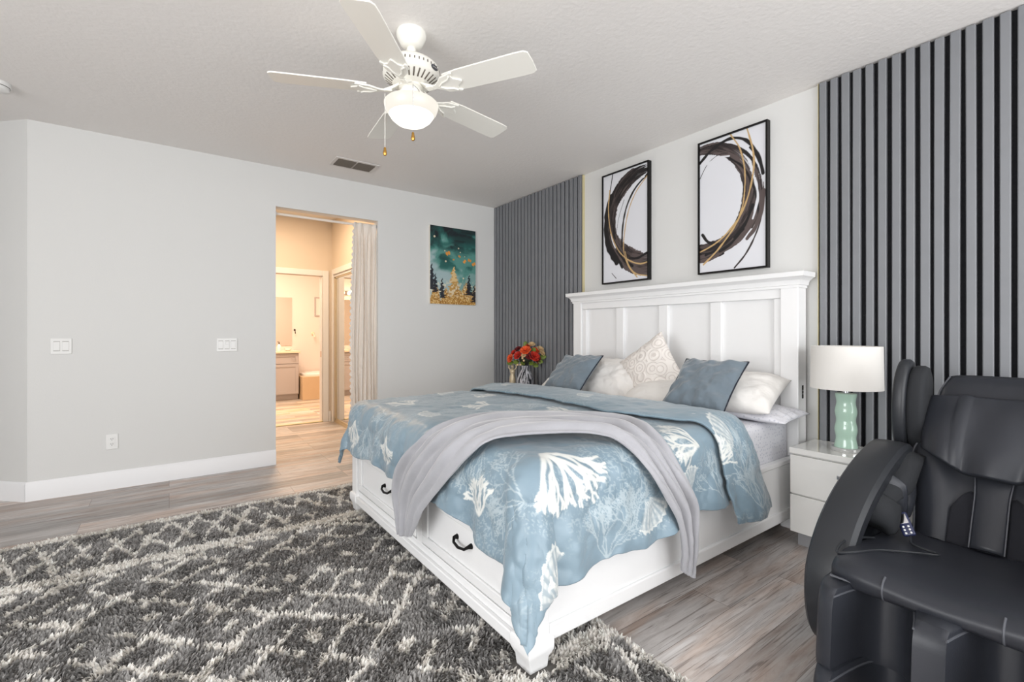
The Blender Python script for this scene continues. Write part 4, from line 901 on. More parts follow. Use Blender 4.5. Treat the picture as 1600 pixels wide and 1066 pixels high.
tu = np.gradient(P, axis=0); tv = np.gradient(P, axis=1); nr = np.cross(tu, tv); nr /= np.linalg.norm(nr, axis=-1, keepdims=True) + 1e-9
sgn = np.sign(((P - ctr) * nr).sum(-1, keepdims=True)); nr *= sgn
al = np.linspace(0, 1, ns)[:, None]; ac = s[..., 0]
wv = 0.013 * np.sin(ac * 2 * PI * 2.6 + 2.0 * np.sin(al * 5)) + 0.007 * np.sin(ac * 2 * PI * 5.3 + al * 9) + 0.022 * (fbm(al * 12 + 0 * ac, ac * 4 + 0 * al, 3) - 0.5)
edge = 0.012 * (np.exp(-(ac / 0.06) ** 2) + np.exp(-((1 - ac) / 0.06) ** 2))
P = P + nr * (0.016 + wv + 0.013 - edge * 0.3)[..., None]
th_ = thing('throw_blanket', 'grey plush throw blanket laid across the near foot corner of the bed', 'blanket', (1.4, 1.6, 0.75))
grid_mesh('plush_cloth', P, M['velvet_throw'], th_, solid=0.010, flip=bool((sgn.mean() < 0)))

# ------------------------------------------------------------------ pillows
def pillow(name, label, center, xdir, updir, w_, h_, th, material, group, piping=None, seed=0, pinch=0.10, wr=0.010, sag=0.0, col=None):
    t = thing(name, label, 'pillow', center, 0, group)
    xd = Vector(xdir).normalized(); ud = Vector(updir); ud = (ud - xd * ud.dot(xd)).normalized(); nd = xd.cross(ud)
    if nd.x > 0: nd = -nd            # front faces the foot of the bed
    n = 56; g = np.linspace(-1, 1, n); U, V_ = np.meshgrid(g, g)
    prof = (np.clip(1 - np.abs(U) ** 2.6, 0, 1) ** 0.55) * (np.clip(1 - np.abs(V_) ** 2.6, 0, 1) ** 0.55)
    sc = 1 - pinch * (1 - np.abs(V_) ** 2) * U ** 2 * 0.55; sc2 = 1 - pinch * (1 - np.abs(U) ** 2) * V_ ** 2 * 0.55
    a = U * sc * w_ / 2; b_ = V_ * sc2 * h_ / 2
    a = a + 0.0; b_ = b_ - sag * (1 - V_) * 0.0
    wrk = wr * (fbm(U * 3 + seed, V_ * 3 + 2 * seed, 4) - 0.5) * 2 + wr * 0.6 * np.sin(np.arctan2(V_, U) * 11 + seed) * (np.hypot(U, V_) / 1.3) ** 2
    fr = prof * th / 2 + wrk * np.clip(prof * 3, 0, 1); bk = -(prof * th / 2) * 0.9
    cen = np.array(center); X_, U_, N_ = (np.array(q) for q in (xd, ud, nd))
    pf = cen + a[..., None] * X_ + b_[..., None] * U_ + fr[..., None] * N_
    pb = cen + a[..., None] * X_ + b_[..., None] * U_ + bk[..., None] * N_
    m = MB(); idx = np.arange(n * n).reshape(n, n)
    vs = [tuple(p) for p in pf.reshape(-1, 3)] + [tuple(p) for p in pb.reshape(-1, 3)]
    fs = []
    for i in range(n - 1):
        for j in range(n - 1):
            fs.append((idx[i, j], idx[i, j + 1], idx[i + 1, j + 1], idx[i + 1, j]))
            fs.append(tuple(n * n + k for k in (idx[i, j], idx[i + 1, j], idx[i + 1, j + 1], idx[i, j + 1])))
    m.add(vs, fs)
    o = m.build('pillow_cover', material, t, angle=180)
    bm = bmesh.new(); bm.from_mesh(o.data); bmesh.ops.remove_doubles(bm, verts=bm.verts, dist=1e-5); bmesh.ops.recalc_face_normals(bm, faces=bm.faces); bm.to_mesh(o.data); bm.free()
    if piping:
        ring = [pf[0, j] for j in range(n)] + [pf[i, n - 1] for i in range(1, n)] + [pf[n - 1, j] for j in range(n - 2, -1, -1)] + [pf[i, 0] for i in range(n - 2, -1, -1)]
        tag(MB().tube(ring, 0.0045, 6).build('piping', piping, t, angle=180), 'dark navy piping')
    return t
m, nt, b = newmat('embroidered_cotton'); N = nt.nodes; K = nt.links
tc = N.new('ShaderNodeTexCoord'); vo = N.new('ShaderNodeTexVoronoi'); vo.inputs['Scale'].default_value = 11; vo.inputs['Randomness'].default_value = 0.5
K.new(tc.outputs['Object'], vo.inputs['Vector'])
sn = N.new('ShaderNodeMath'); sn.operation = 'SINE'; ml = N.new('ShaderNodeMath'); ml.operation = 'MULTIPLY'; ml.inputs[1].default_value = 26
K.new(vo.outputs['Distance'], ml.inputs[0]); K.new(ml.outputs[0], sn.inputs[0])
cr = N.new('ShaderNodeValToRGB'); K.new(sn.outputs[0], cr.inputs['Fac']); cr.color_ramp.elements[0].position = 0.55; cr.color_ramp.elements[0].color = L4((236, 230, 224)); cr.color_ramp.elements[1].position = 0.8; cr.color_ramp.elements[1].color = L4((214, 206, 200))
K.new(cr.outputs['Color'], b.inputs['Base Color']); b.inputs['Roughness'].default_value = 0.85
bp = N.new('ShaderNodeBump'); bp.inputs['Strength'].default_value = 0.3; bp.inputs['Distance'].default_value = 0.004; K.new(sn.outputs[0], bp.inputs['Height']); K.new(bp.outputs['Normal'], b.inputs['Normal'])
M['embroid'] = m
gp = 'throw pillows on the bed'
pillow('throw_pillow', 'slate blue velvet pillow nearer the table lamp', (2.60, 1.60, 0.895), (0, -1, 0.0), (0.27, 0, 0.27), 0.41, 0.40, 0.13, M['velvet'], gp, M['pipe'], 3, wr=0.016)
pillow('throw_pillow', 'slate blue velvet pillow nearer the flower vase', (2.60, 2.745, 0.885), (0, -1, 0.03), (0.27, 0, 0.27), 0.43, 0.39, 0.13, M['velvet'], gp, M['pipe'], 8, wr=0.018)
rot = math.radians(38)
pillow('square_pillow', 'cream embroidered square pillow standing on its corner at the headboard middle', (2.83, 2.165, 0.945), (0, -math.cos(rot), 0) if False else tuple(Vector((0.30 * math.sin(rot), -math.cos(rot), 0.94 * math.sin(rot)))), tuple(Vector((0.30 * math.cos(rot), math.sin(rot), 0.94 * math.cos(rot)))), 0.415, 0.415, 0.15, M['embroid'], None, None, 5)
gw = 'white bed pillows'
pillow('bed_pillow', 'white cotton pillow low in front of the cream square pillow', (2.72, 1.98, 0.79), (0, -1, 0), (0.8, 0, 0.35), 0.50, 0.34, 0.15, M['linen'], gw, None, 6)
pillow('bed_pillow', 'rumpled white cotton pillow between the far velvet pillow and the cream square pillow', (2.80, 2.50, 0.84), (0, -1, 0), (0.55, 0, 0.6), 0.62, 0.42, 0.16, M['linen'], gw, None, 9, wr=0.018)
pillow('bed_pillow', 'white cotton pillow peeking out behind the velvet pillow by the flower vase', (2.76, 3.00, 0.80), (0.1, -1, 0.08), (0.75, 0, 0.40), 0.34, 0.42, 0.15, M['linen'], gw, None, 12)
pillow('bed_pillow', 'plump white pillow behind the velvet pillow on the lamp side', (2.84, 1.545, 0.85), (0.16, -1, -0.05), (0.85, 0, 0.32), 0.54, 0.44, 0.19, M['linen'], gw, None, 15, wr=0.014)
pillow('bed_pillow', 'flat dotted grey pillow lying under the plump white pillow', (2.88, 1.47, 0.734), (0.05, -1, -0.06), (1, 0, 0.05), 0.56, 0.36, 0.09, M['dots'], gw, None, 18)

# ------------------------------------------------------------------ nightstands
def nightstand(y0, y1, label):
    x0, x1 = 2.86, XB - 0.045; t = thing('nightstand', label, 'nightstand', ((x0 + x1) / 2, (y0 + y1) / 2, 0), 0, 'white gloss nightstands')
    MB().box(x0 + 0.02, x1, y0 + 0.006, y1 - 0.006, 0.075, 0.52).build('cabinet_body', M['gloss'], t, bevel=0.003)
    MB().box(x0 - 0.004, x1, y0, y1, 0.523, 0.556).build('top_panel', M['gloss'], t, bevel=0.004)
    MB().box(x0 + 0.04, x1 - 0.02, y0 + 0.03, y1 - 0.03, 0.0, 0.075).build('plinth', mat('grey_plinth', (150, 150, 152), 0.5) if 'grey_plinth' not in bpy.data.materials else bpy.data.materials['grey_plinth'], t)
    for z0, z1 in ((0.08, 0.290), (0.298, 0.515)):
        d_ = MB().box(x0, x0 + 0.019, y0 + 0.004, y1 - 0.004, z0, z1).build('drawer', M['gloss'], t, bevel=0.003)
        yc = (y0 + y1) / 2; zc = z1 - 0.075
        MB().box(x0 - 0.006, x0 + 0.001, yc - 0.065, yc + 0.065, zc - 0.010, zc + 0.010).box(x0 - 0.012, x0 - 0.004, yc - 0.062, yc + 0.062, zc + 0.003, zc + 0.009).build('handle', M['chrome'], d_, bevel=0.002)
nightstand(0.62, 1.225, 'white gloss two drawer nightstand holding the mint table lamp')
nightstand(3.70, 4.31, 'white gloss nightstand in the far corner holding the flower vase')

# table lamp
LX, LY, LZ = 3.02, 1.0, 0.556
t = thing('table_lamp', 'mint green ceramic table lamp with a white drum shade', 'lamp', (LX, LY, LZ)); cl = (LX, LY, LZ)
MB().lathe([(0.068, 0.0005), (0.070, 0.004), (0.070, 0.018), (0.066, 0.022)], cl, 40).build('lamp_base', M['acrylic'], t)
prof = []
for k in range(49):
    q = k / 48; r = 0.0475 + 0.0032 * math.cos(2 * PI * q * 3.0) + 0.004 * (1 - q) ; prof.append((r, 0.022 + 0.295 * q))
prof = [(0.03, 0.0222)] + prof + [(0.042, 0.320), (0.02, 0.321)]
MB().lathe(prof, cl, 44).build('lamp_body', M['mint'], t, angle=60)
MB().lathe([(0.014, 0.32), (0.014, 0.36), (0.008, 0.362), (0.008, 0.40)], cl, 20).build('neck', M['chrome'], t)
ls = MB(); ls.lathe([(0.168, 0.345), (0.164, 0.578), (0.1625, 0.578), (0.1665, 0.345)], cl, 64, False)
n = 64; ls.f += [(j, (j + 1) % n, 3 * n + (j + 1) % n, 3 * n + j) for j in range(n)]
sh = ls.build('lamp_shade', M['shade'], t)
m = MB()
for k in range(3): a = 2 * PI * k / 3; m.tube([(LX, LY, LZ + 0.40), (LX + 0.163 * math.cos(a), LY + 0.163 * math.sin(a), LZ + 0.405)], 0.002, 6)
m.build('shade_spider', M['chrome'], sh)
MB().sphere((LX, LY, LZ + 0.45), 0.03, 0.03, 0.045).build('bulb', M['porcelain'], t)

# vase, flowers, figurine on the far nightstand
VX, VY, VZ = 3.02, 3.885, 0.556
M['vase'] = colmat('mercury_glass', 0.18)
t = thing('flower_vase', 'silver and dark streaked glass vase holding the red flowers', 'vase', (VX, VY, VZ))
n, k_ = 90, 60
ang = np.linspace(0, 2 * PI, n)[None, :]; zz = np.linspace(0, 0.31, k_)[:, None]
rp = np.interp(zz[:, 0], [0, 0.02, 0.10, 0.17, 0.23, 0.275, 0.31], [0.055, 0.078, 0.090, 0.088, 0.062, 0.036, 0.042])[:, None]
P = np.stack([VX + rp * np.cos(ang), VY + rp * np.sin(ang), VZ + 0.0005 + zz + 0 * ang], -1)
q = np.abs(vn(np.cos(ang) * 9 + 40 + 0 * zz, zz * 14 + np.sin(ang) * 7 + 9) - 0.5); f_ = smooth(0.10, 0.22, q)[..., None]
cc = np.array(lin((206, 206, 212))) * (1 - f_) + np.array(lin((52, 54, 60))) * f_
o = grid_mesh('vase_body', P, M['vase'], t, solid=-0.003, col=cc)
bq = thing('flower_bouquet', 'bouquet of red and orange silk flowers with green leaves in the vase', 'flowers', (VX, VY, VZ + 0.30))
R = random.Random(5)
fm = {'red': mat('petal_red', (196, 44, 26), 0.7, var=0.3, vscale=30), 'orange': mat('petal_orange', (232, 92, 40), 0.7, var=0.25, vscale=30), 'maroon': mat('petal_maroon', (112, 26, 30), 0.7, var=0.2, vscale=30), 'cream': mat('petal_cream', (226, 196, 150), 0.7, var=0.2, vscale=30)}
green = mat('leaf_green', (110, 128, 52), 0.6, var=0.25, vscale=20); dkg = mat('stem_dark', (44, 48, 34), 0.7)
def flower(c, rad, material, nm):
    c = Vector(c); m = MB(); dirv = (c - Vector((VX, VY, VZ + 0.33))).normalized(); dirv = (dirv + Vector((-0.5, -0.25, 0.1))).normalized()
    q = dirv.to_track_quat('Z', 'Y').to_matrix()
    for ring, (cnt, tilt, sc) in enumerate(((7, 0.25, 1.0), (7, 0.65, 0.85), (5, 1.1, 0.62))):
        for i in range(cnt):
            a = 2 * PI * (i + 0.5 * ring) / cnt + R.uniform(-.15, .15); L_ = rad * sc
            pts = []
            for r_, wv, zz_ in ((0.1, 0.12, 0), (0.55, 0.42, 0.10), (0.85, 0.36, 0.18), (1.0, 0.08, 0.16)):
                for s_ in (-1, 0, 1):
                    rr = r_ * L_ * math.cos(tilt); h = r_ * L_ * math.sin(tilt) + zz_ * L_ * 0.4 - (0 if s_ else 0.05 * L_)
                    pts.append(c + q @ Vector((rr * math.cos(a) - s_ * wv * L_ * math.sin(a), rr * math.sin(a) + s_ * wv * L_ * math.cos(a), h + 0.003 * ring)))
            fs = [(3 * k + j, 3 * k + j + 1, 3 * k + j + 4, 3 * k + j + 3) for k in range(3) for j in range(2)]
            m.add(pts, fs)
    return m.build(nm, material, bq, solid=0.001, flip=False)
ctr_ = Vector((VX, VY, VZ + 0.42))
def vp(px, py, dep=0.0):   # offsets across/up in metres as the bunch is seen from the bed foot
    return Vector((VX, VY, VZ + 0.31)) + Vector((0.807 * px, -0.59 * px, py)) + Vector((-0.6, -0.8, 0)) * dep
heads = [(0.085, 0.095, 0.07, 0.062, 'red'), (0.0, 0.155, 0.07, 0.062, 'orange'), (-0.075, 0.105, 0.05, 0.052, 'red'), (-0.15, 0.075, 0.03, 0.052, 'orange'), (0.10, 0.15, 0.0, 0.05, 'orange'), (0.12, 0.06, 0.03, 0.05, 'maroon'),
         (-0.075, 0.165, 0.0, 0.045, 'maroon'), (0.035, 0.10, 0.08, 0.045, 'maroon'), (0.15, 0.165, -0.01, 0.048, 'cream'), (0.065, 0.215, 0.0, 0.042, 'cream'), (0.17, 0.125, 0.0, 0.04, 'cream'), (-0.02, 0.11, 0.08, 0.03, 'cream'), (-0.12, 0.13, 0.0, 0.04, 'red'), (0.03, 0.2, -0.03, 0.045, 'red')]
for px, py, dp, rd, cn in heads: flower(vp(px, py, dp), rd, fm[cn], 'flower_head')
for px, py, dp in ((0.055, 0.03, 0.08), (0.145, 0.045, 0.05), (-0.10, 0.04, 0.06), (0.08, 0.16, 0.05), (-0.03, 0.03, 0.07), (0.0, 0.22, -0.02), (0.18, 0.09, 0.02), (-0.16, 0.03, 0.0), (0.1, 0.01, 0.06)):
    c = vp(px, py, dp); o_ = (c - vp(0, 0.06)).normalized(); sd = o_.cross(Vector((-0.6, -0.8, 0.3))).normalized(); L_ = 0.075; m = MB()
    pts = [];
    for s_, wv in ((-0.5, 0.05), (-0.2, 0.30), (0.15, 0.34), (0.4, 0.16), (0.5, 0.02)): pts += [c + o_ * L_ * s_ - sd * wv * L_, c + o_ * L_ * s_ + Vector((0.003, 0.004, -0.004)), c + o_ * L_ * s_ + sd * wv * L_]
    m.add(pts, [(3 * k + j, 3 * k + j + 1, 3 * k + j + 4, 3 * k + j + 3) for k in range(4) for j in range(2)]); m.build('leaf', green, bq, solid=0.001, flip=False)
m = MB()
for px, py, dp, rd, cn in heads: m.tube([(VX, VY, VZ + 0.26), vp(px * 0.3, py * 0.5, dp * 0.4), vp(px, py - 0.005, dp - 0.01)], 0.0025, 5)
for px, py in ((0.03, 0.27), (0.09, 0.24), (0.21, 0.11), (-0.18, 0.12)): m.tube([vp(0, 0.02), vp(px * 0.6, py * 0.7), vp(px, py)], 0.0018, 5)
m.sphere(vp(0, 0.07, 0.01), 0.07, 0.07, 0.05)
m.build('stems', dkg, bq)
for px, py, dp in ((-0.035, 0.085, 0.12), (-0.055, 0.015, 0.1), (-0.02, 0.06, 0.12), (-0.085, 0.015, 0.09)): MB().sphere(vp(px, py, dp), 0.011, n=8, m=6).build('berry', fm['cream'], bq)
# figurine: slim pale-gold standing figure with arms joined overhead
GX, GY = 2.95, 4.02; gz = VZ
t = thing('figurine', 'slim pale gold figurine standing beside the flower vase', 'figurine', (GX, GY, gz))
MB().lathe([(0.04, 0.0005), (0.042, 0.01), (0.036, 0.02), (0.028, 0.05), (0.030, 0.10), (0.034, 0.15), (0.030, 0.19), (0.022, 0.215), (0.028, 0.235), (0.030, 0.255), (0.014, 0.272), (0.009, 0.28)], (GX, GY, gz), 24).build('gown', M['champ'], t, angle=70)
MB().sphere((GX, GY, gz + 0.297), 0.017, 0.017, 0.021).build('head', M['champ'], t)
for sg in (-1, 1):
    MB().tube([(GX + sg * 0.02 * 0.8, GY - sg * 0.02 * 0.6, gz + 0.26), (GX + sg * 0.042 * 0.8, GY - sg * 0.042 * 0.6, gz + 0.285), (GX + sg * 0.034 * 0.8, GY - sg * 0.034 * 0.6, gz + 0.325), (GX + sg * 0.004, GY, gz + 0.345)], [0.008, 0.007, 0.007, 0.006], 8).build('arm', M['champ'], t, angle=70)

# ------------------------------------------------------------------ massage chair (local: +x forward, +y towards world -y after turning)
ch = thing('massage_chair', 'black leatherette massage chair in front of the slatted wall', 'armchair', (2.33, 0.36, 0), math.radians(180))
W[ch.name] = (0, 0, 0)
def side(yc, sg):
    """arm shell: outer band sweeping from the floor up to the rounded top; sg=-1 is the side seen from the bed"""
    ctl = [(0.10, 0.03), (0.30, 0.035), (0.40, 0.10), (0.445, 0.22), (0.435, 0.36), (0.36, 0.49), (0.23, 0.595), (0.06, 0.675), (-0.11, 0.725), (-0.22, 0.735), (-0.29, 0.715), (-0.32, 0.66)]
    C_ = crom(ctl, 60); wdt = 0.135; rings = []
    for i, (f, z) in enumerate(C_):
        tg = C_[min(i + 1, 59)] - C_[max(i - 1, 0)]; tg /= np.linalg.norm(tg); nv = np.array([tg[1], -tg[0]])     # outward
        nv = nv if (nv @ (np.array([f, z]) - np.array([-0.05, 0.3]))) > 0 else -nv
        k = i / 59; thk = 0.055 + 0.035 * math.sin(PI * k); w2 = wdt / 2 * (0.75 + 0.25 * min(1, 6 * min(k + 0.03, 1.03 - k)))
        ring = []
        for a, b_ in ((-1, -0.3), (-1, 0.55), (-0.82, 0.92), (-0.4, 1.0), (0.4, 1.0), (0.82, 0.88), (1, 0.5), (1, -0.4), (0.8, -0.9), (0, -1), (-0.7, -0.9)):
            # sideways tuck: the top leans inwards a little
            lean = -sg * 0.05 * max(0, z - 0.35)
            ring.append((f + nv[0] * (b_ - 1) * thk * 0.5, yc + lean + a * w2 * 1.0, z + nv[1] * (b_ - 1) * thk * 0.5))
        rings.append(ring)
    m = MB().loft(rings)
    return m
for sg in (-1, 1):
    arm = side(sg * 0.335, sg).build('arm_shell', M['shell'], ch, angle=33)
    # side wall below the band
    poly = [(f, z) for f, z in crom([(-0.36, 0.03), (0.28, 0.04), (0.385, 0.12), (0.405, 0.28), (0.34, 0.43), (0.20, 0.54), (0.03, 0.62), (-0.15, 0.665), (-0.30, 0.64), (-0.38, 0.45)], 40)]
    y_a, y_b = sorted((sg * 0.385, sg * 0.335)); MB().prism(poly, lambda a, b_, d_: (a, d_, b_), y_a, y_b).build('side_panel', M['shell'], arm, bevel=0.01)
    y_a, y_b = sorted((sg * 0.335, sg * 0.285)); MB().prism([(-0.34, 0.08), (0.25, 0.08), (0.33, 0.2), (0.33, 0.30), (0.22, 0.40), (0.02, 0.42), (-0.34, 0.42)], lambda a, b_, d_: (a, d_, b_), y_a, y_b).build('inner_wall', M['leather'], arm, bevel=0.012)
    # forearm air-bag flaps
    def flap(pts, th, nm, mt_=M['clothblack']):
        P_ = crom(np.array(pts)[:, 0], 22)[:, None, :] * (1 - np.linspace(0, 1, 14)[None, :, None]) + crom(np.array(pts)[:, 1], 22)[:, None, :] * np.linspace(0, 1, 14)[None, :, None]
        bmp = np.sin(np.linspace(0, PI, 22))[:, None] * np.sin(np.linspace(0, PI, 14))[None, :]
        P_[..., 1] -= sg * th * bmp; P_[..., 2] += 0.5 * th * bmp
        P_[..., 2] += 0.006 * np.sin(np.linspace(0, 9, 22))[:, None] * np.ones((1, 14))
        grid_mesh(nm, P_, mt_, arm, solid=0.018)
    yo, yi = sg * 0.305, sg * 0.222
    flap([((-0.23, yo, 0.70), (-0.27, yi - sg * 0.005, 0.665)), ((-0.12, yo, 0.665), (-0.16, yi, 0.625)), ((0.0, yo, 0.615), (-0.06, yi, 0.575)), ((0.10, yo, 0.565), (0.05, yi + sg * 0.02, 0.53))], 0.03, 'arm_flap')
    flap([((0.13, yo, 0.60), (0.05, yi, 0.53)), ((0.16, yo, 0.55), (0.09, yi, 0.48)), ((0.15, yo, 0.50), (0.10, yi + sg * 0.01, 0.445)), ((0.08, yo, 0.455), (0.05, yi + sg * 0.02, 0.425))], 0.025, 'arm_flap')
    flap([((-0.18, yo, 0.60), (-0.16, yi, 0.56)), ((-0.05, yo, 0.55), (-0.06, yi, 0.50)), ((0.04, yo, 0.50), (0.0, yi, 0.455))], 0.035, 'arm_flap', M['leather'])
    flap([((0.02, yo, 0.66), (-0.03, yi, 0.60)), ((0.03, yo, 0.57), (-0.015, yi, 0.52)), ((-0.01, yo, 0.48), (-0.02, yi, 0.44))], 0.02, 'arm_flap', M['leather'])
    # head and shoulder wing
    wc = crom([(-0.35, 0.65), (-0.30, 0.75), (-0.28, 0.88), (-0.30, 1.0), (-0.35, 1.07), (-0.42, 1.085), (-0.47, 1.04), (-0.475, 0.92), (-0.43, 0.77), (-0.38, 0.665)], 40)
    def wing(y0_, y1_, scl, nm, par, mt_, puff):
        cen = np.array([-0.375, 0.89]); rings = []
        for k, s_ in ((0, 0.86), (0.12, 0.97), (0.3, 1), (0.7, 1), (0.88, 0.96), (1, 0.80)):
            rings.append([(f, y0_ + (y1_ - y0_) * k + sg * -0.02 * (z - 0.8), z) for f, z in (cen + (wc - cen) * scl * s_)])
        return MB().loft(rings).build(nm, mt_, par, angle=60)
    wg = wing(sg * 0.335, sg * 0.285, 1.0, 'head_wing', ch, M['shell'], 0)
    wing(sg * 0.288, sg * 0.225, 0.86, 'wing_pad', wg, M['clothblack'], 1)
# lower body between the arms
MB().prism([(-0.40, 0.05), (0.28, 0.05), (0.34, 0.14), (0.36, 0.32), (-0.36, 0.34)], lambda a, b_, d_: (a, d_, b_), -0.30, 0.30).build('chassis', M['shell'], ch, bevel=0.01)
# seat cushion: rounded front roll, sloping back
sc_ = crom([(-0.18, 0.395), (0.0, 0.405), (0.2, 0.425), (0.38, 0.448), (0.50, 0.452), (0.555, 0.435), (0.565, 0.405), (0.54, 0.375), (0.45, 0.36), (0.2, 0.345), (-0.18, 0.325)], 50)
rings = []
for y_ in np.linspace(-0.275, 0.275, 23):
    e = abs(y_) / 0.275; k = (1 - max(0, (e - 0.82) / 0.18) ** 2 * 0.14)
    rings.append([(0.1 + (f - 0.1) * (1 - 0.06 * max(0, (e - 0.7) / 0.3) ** 2), y_, 0.39 + (z - 0.39) * k - 0.008 * math.cos(PI * min(1, e)) * (1 if z > 0.39 else 0)) for f, z in sc_])
seat = MB().loft(rings).build('seat_cushion', M['leather'], ch, angle=70)
for y_ in (-0.13, 0.13): MB().tube([(f, y_, z + 0.001) for f, z in sc_[22:36]], 0.003, 6).build('seat_seam', M['stitch'], seat)
MB().tube([(0.556, y_, 0.402) for y_ in np.linspace(-0.272, 0.272, 12)], 0.004, 6).build('front_piping', M['stitch'], seat)
# back rest: panel leaning back, waist narrower than shoulders
def back_pt(k, y_, puff):      # k 0 bottom .. 1 top
    f = -0.115 - 0.475 * k + 0.03 * math.sin(PI * k); z = 0.385 + 0.622 * k
    return (f + puff * 0.8, y_, z + puff * 0.55)
def half_w(k): return float(np.interp(k, [0, 0.15, 0.42, 0.50, 0.62, 0.9, 1.0], [0.215, 0.225, 0.262, 0.262, 0.235, 0.215, 0.19]))
rings = []
for k in np.linspace(0, 1, 34):
    hw = half_w(k); r_ = []
    for j in range(25):
        q = -1 + 2 * j / 24; pf = 0.045 * (1 - abs(q) ** 4) ** 0.7
        if k < 0.55: pf -= 0.045 * max(0, 1 - (abs(q) / 0.62) ** 4) * (1 - smooth(0.35, 0.55, k))
        if k > 0.93: pf *= (1 - (k - 0.93) / 0.07 * 0.6)
        r_.append(back_pt(k, q * hw, pf))
    for j in range(25):
        q = 1 - 2 * j / 24; r_.append(back_pt(k, q * hw, -0.07 * (1 - abs(q) ** 6) ** 0.5 - 0.004))
    rings.append(r_)
bk = MB().loft(rings).build('backrest', M['leather'], ch, angle=70)
for sg in (-1, 1):
    MB().tube([back_pt(k, sg * half_w(k) * 0.992, 0.006) for k in np.linspace(0.01, 0.99, 40)], 0.004, 6).build('edge_piping', M['stitch'], bk)
    # dark mesh panels beside the centre strip
    g = []
    for k in np.linspace(0.0, 0.30, 20):
        wd_ = 0.065 * min(1, (0.305 - k) / 0.12) ** 0.5; base_ = 0.048
        g.append([back_pt(k, sg * (base_ + wd_ * j / 8), 0.012 + 0.012 * (j / 8) ** 2) for j in range(9)])
    grid_mesh('mesh_panel', np.array(g), M['mesh'], bk, solid=0.004)
g = np.array([[back_pt(k, (0.048 + 0.012 * smooth(0.25, 0.5, k)) * q, 0.028 + 0.014 * (1 - q * q)) for q in np.linspace(-1, 1, 13)] for k in np.linspace(0.0, 0.56, 26)])
cs = grid_mesh('centre_strip', g, M['leather'], bk, solid=0.012)
for sg in (-1, 1): MB().tube([back_pt(k, sg * (0.047 + 0.012 * float(smooth(0.25, 0.5, k))), 0.032) for k in np.linspace(0.0, 0.5, 24)], 0.0025, 6).build('strip_seam', M['stitch'], cs)
# draped neck pillow
ny, nk = 61, 36; g = np.zeros((nk, ny, 3))
for i, k in enumerate(np.linspace(0, 1, nk)):
    for j, q in enumerate(np.linspace(-1, 1, ny)):
        lowk = 0.36 + 0.13 * abs(q) ** 2.2; kk = 0.80 + (lowk - 0.80) * k
        body = (max(0, 1 - abs(q) ** 5) ** 0.5) * math.sin(PI * min(1, 0.12 + k * 0.80)) ** 0.7
        wrk = 0.012 * math.sin(q * 9 + 2 * k) * k + 0.010 * math.exp(-((abs(q) - 0.47 - 0.06 * k) / 0.05) ** 2) * (1 - 0.4 * k) + 0.010 * (float(vn(q * 4 + 9, k * 3 + 2)) - 0.5)
        g[i, j] = back_pt(kk, q * 0.222 * (1 - 0.05 * k ** 2), 0.047 + 0.050 * body + wrk)
np_ = grid_mesh('neck_pillow', g, M['leather'], bk, solid=0.02)
for sg in (-1, 1): MB().tube([tuple(g[i, 30 + sg * 17] + np.array([0.003, 0, 0.003])) for i in range(2, nk - 1)], 0.002, 6).build('pillow_seam', M['stitch'], np_)
MB().tube([tuple(g[-1, j]) for j in range(ny)], 0.005, 6).build('hem_piping', M['shell'], np_)
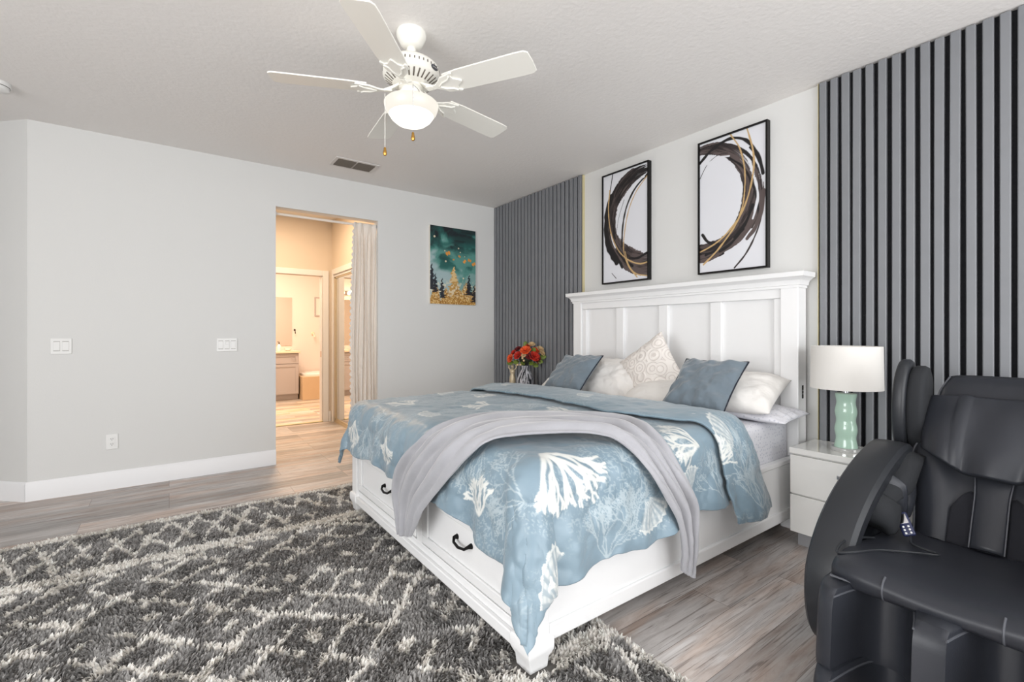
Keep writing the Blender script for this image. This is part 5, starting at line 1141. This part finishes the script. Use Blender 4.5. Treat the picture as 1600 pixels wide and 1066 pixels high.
# calf rest: block with two open channels
def calf(z0, z1, f0, f1, hw, nm, lean, gap_r):
    m = MB(); n = 26
    wch = (2 * hw - 0.055 * 2 - 0.07) / 2      # channel width
    prof = []
    def channel(c0, c1):
        return [(c0 + (c1 - c0) * 0.5 * (1 - math.cos(PI * k / n)), f0 + 0.055 + (f1 - f0 - 0.055) * (abs(math.cos(PI * k / n)) ** 3.0)) for k in range(n + 1)]
    outline = [(-hw, f0), (-hw, f1 - 0.05), (-hw + 0.006, f1 - 0.025), (-hw + 0.018, f1 - 0.008), (-hw + 0.036, f1)]
    outline += channel(-hw + 0.055, -0.035)[0:] + [(-0.02, f1 - 0.002), (0.02, f1 - 0.002)] + channel(0.035, hw - 0.055) + [(hw - 0.036, f1), (hw - 0.018, f1 - 0.008), (hw - 0.006, f1 - 0.025), (hw, f1 - 0.05), (hw, f0)]
    rings = []
    for k, (zz_, s_) in enumerate(((z0, 0.92), (z0 + 0.015, 0.975), (z0 + 0.04, 1), (z1 - 0.06, 1), (z1 - 0.038, 0.99), (z1 - 0.02, 0.965), (z1 - 0.007, 0.925), (z1, 0.87))):
        rings.append([(f0 + (f - f0) * s_ + lean * (zz_ - z1), y_ * (0.985 + 0.015 * s_), zz_) for y_, f in outline])
    o = m.loft(rings).build(nm, M['leather'], ch, angle=70)
    for a, b_ in ((-hw + 0.055, -0.035), (0.035, hw - 0.055)):
        MB().tube([(f0 + (f - f0) * 0.965 + 0.002, y_, z1 - 0.018) for y_, f in channel(a, b_)], 0.003, 6).build('channel_piping', M['stitch'], o)
    return o
calf(0.135, 0.395, 0.40, 0.655, 0.285, 'calf_rest', -0.10, 0)
fr = calf(0.015, 0.16, 0.40, 0.72, 0.275, 'foot_rest', -0.05, 0)
# remote control with its lead
rc = thing('massage_remote', 'small silver and blue remote control with a thin black lead on the chair seat', 'remote control', (2.33, 0.36, 0), math.radians(180)); W[rc.name] = (0, 0, 0)
RT = Matrix.Translation((0.06, -0.198, 0.475)) @ Matrix.Rotation(math.radians(55), 4, 'Y') @ Matrix.Rotation(0.5, 4, 'Z')
def rb(x0, x1, y0, y1, z0, z1, r): return rbox(x0, x1, y0, y1, z0, z1, r, 3).xf(RT)
body = rb(-0.045, 0.045, -0.020, 0.020, -0.008, 0.008, 0.007).build('handset', mat('remote_navy', (40, 46, 78), 0.3), rc)
rb(-0.035, 0.0, -0.014, 0.014, 0.0075, 0.0095, 0.0008).build('display', M['chrome'], rc)
m = MB()
for i in range(3):
    for j in (-1, 1): m.sphere(RT @ Vector((0.012 + i * 0.012, j * 0.008, 0.0085)), 0.004, n=8, m=6)
m.build('buttons', M['switch'], rc)
m = MB().tube(crom([tuple(RT @ Vector((0.045, 0, 0))), (0.14, -0.155, 0.434), (0.16, -0.08, 0.431), (0.22, -0.12, 0.438), (0.34, -0.20, 0.452), (0.45, -0.235, 0.462), (0.48, -0.278, 0.455), (0.38, -0.290, 0.462), (0.25, -0.278, 0.445), (0.18, -0.26, 0.432)], 90), 0.0042, 8)
m.build('lead', M['shell'], rc)
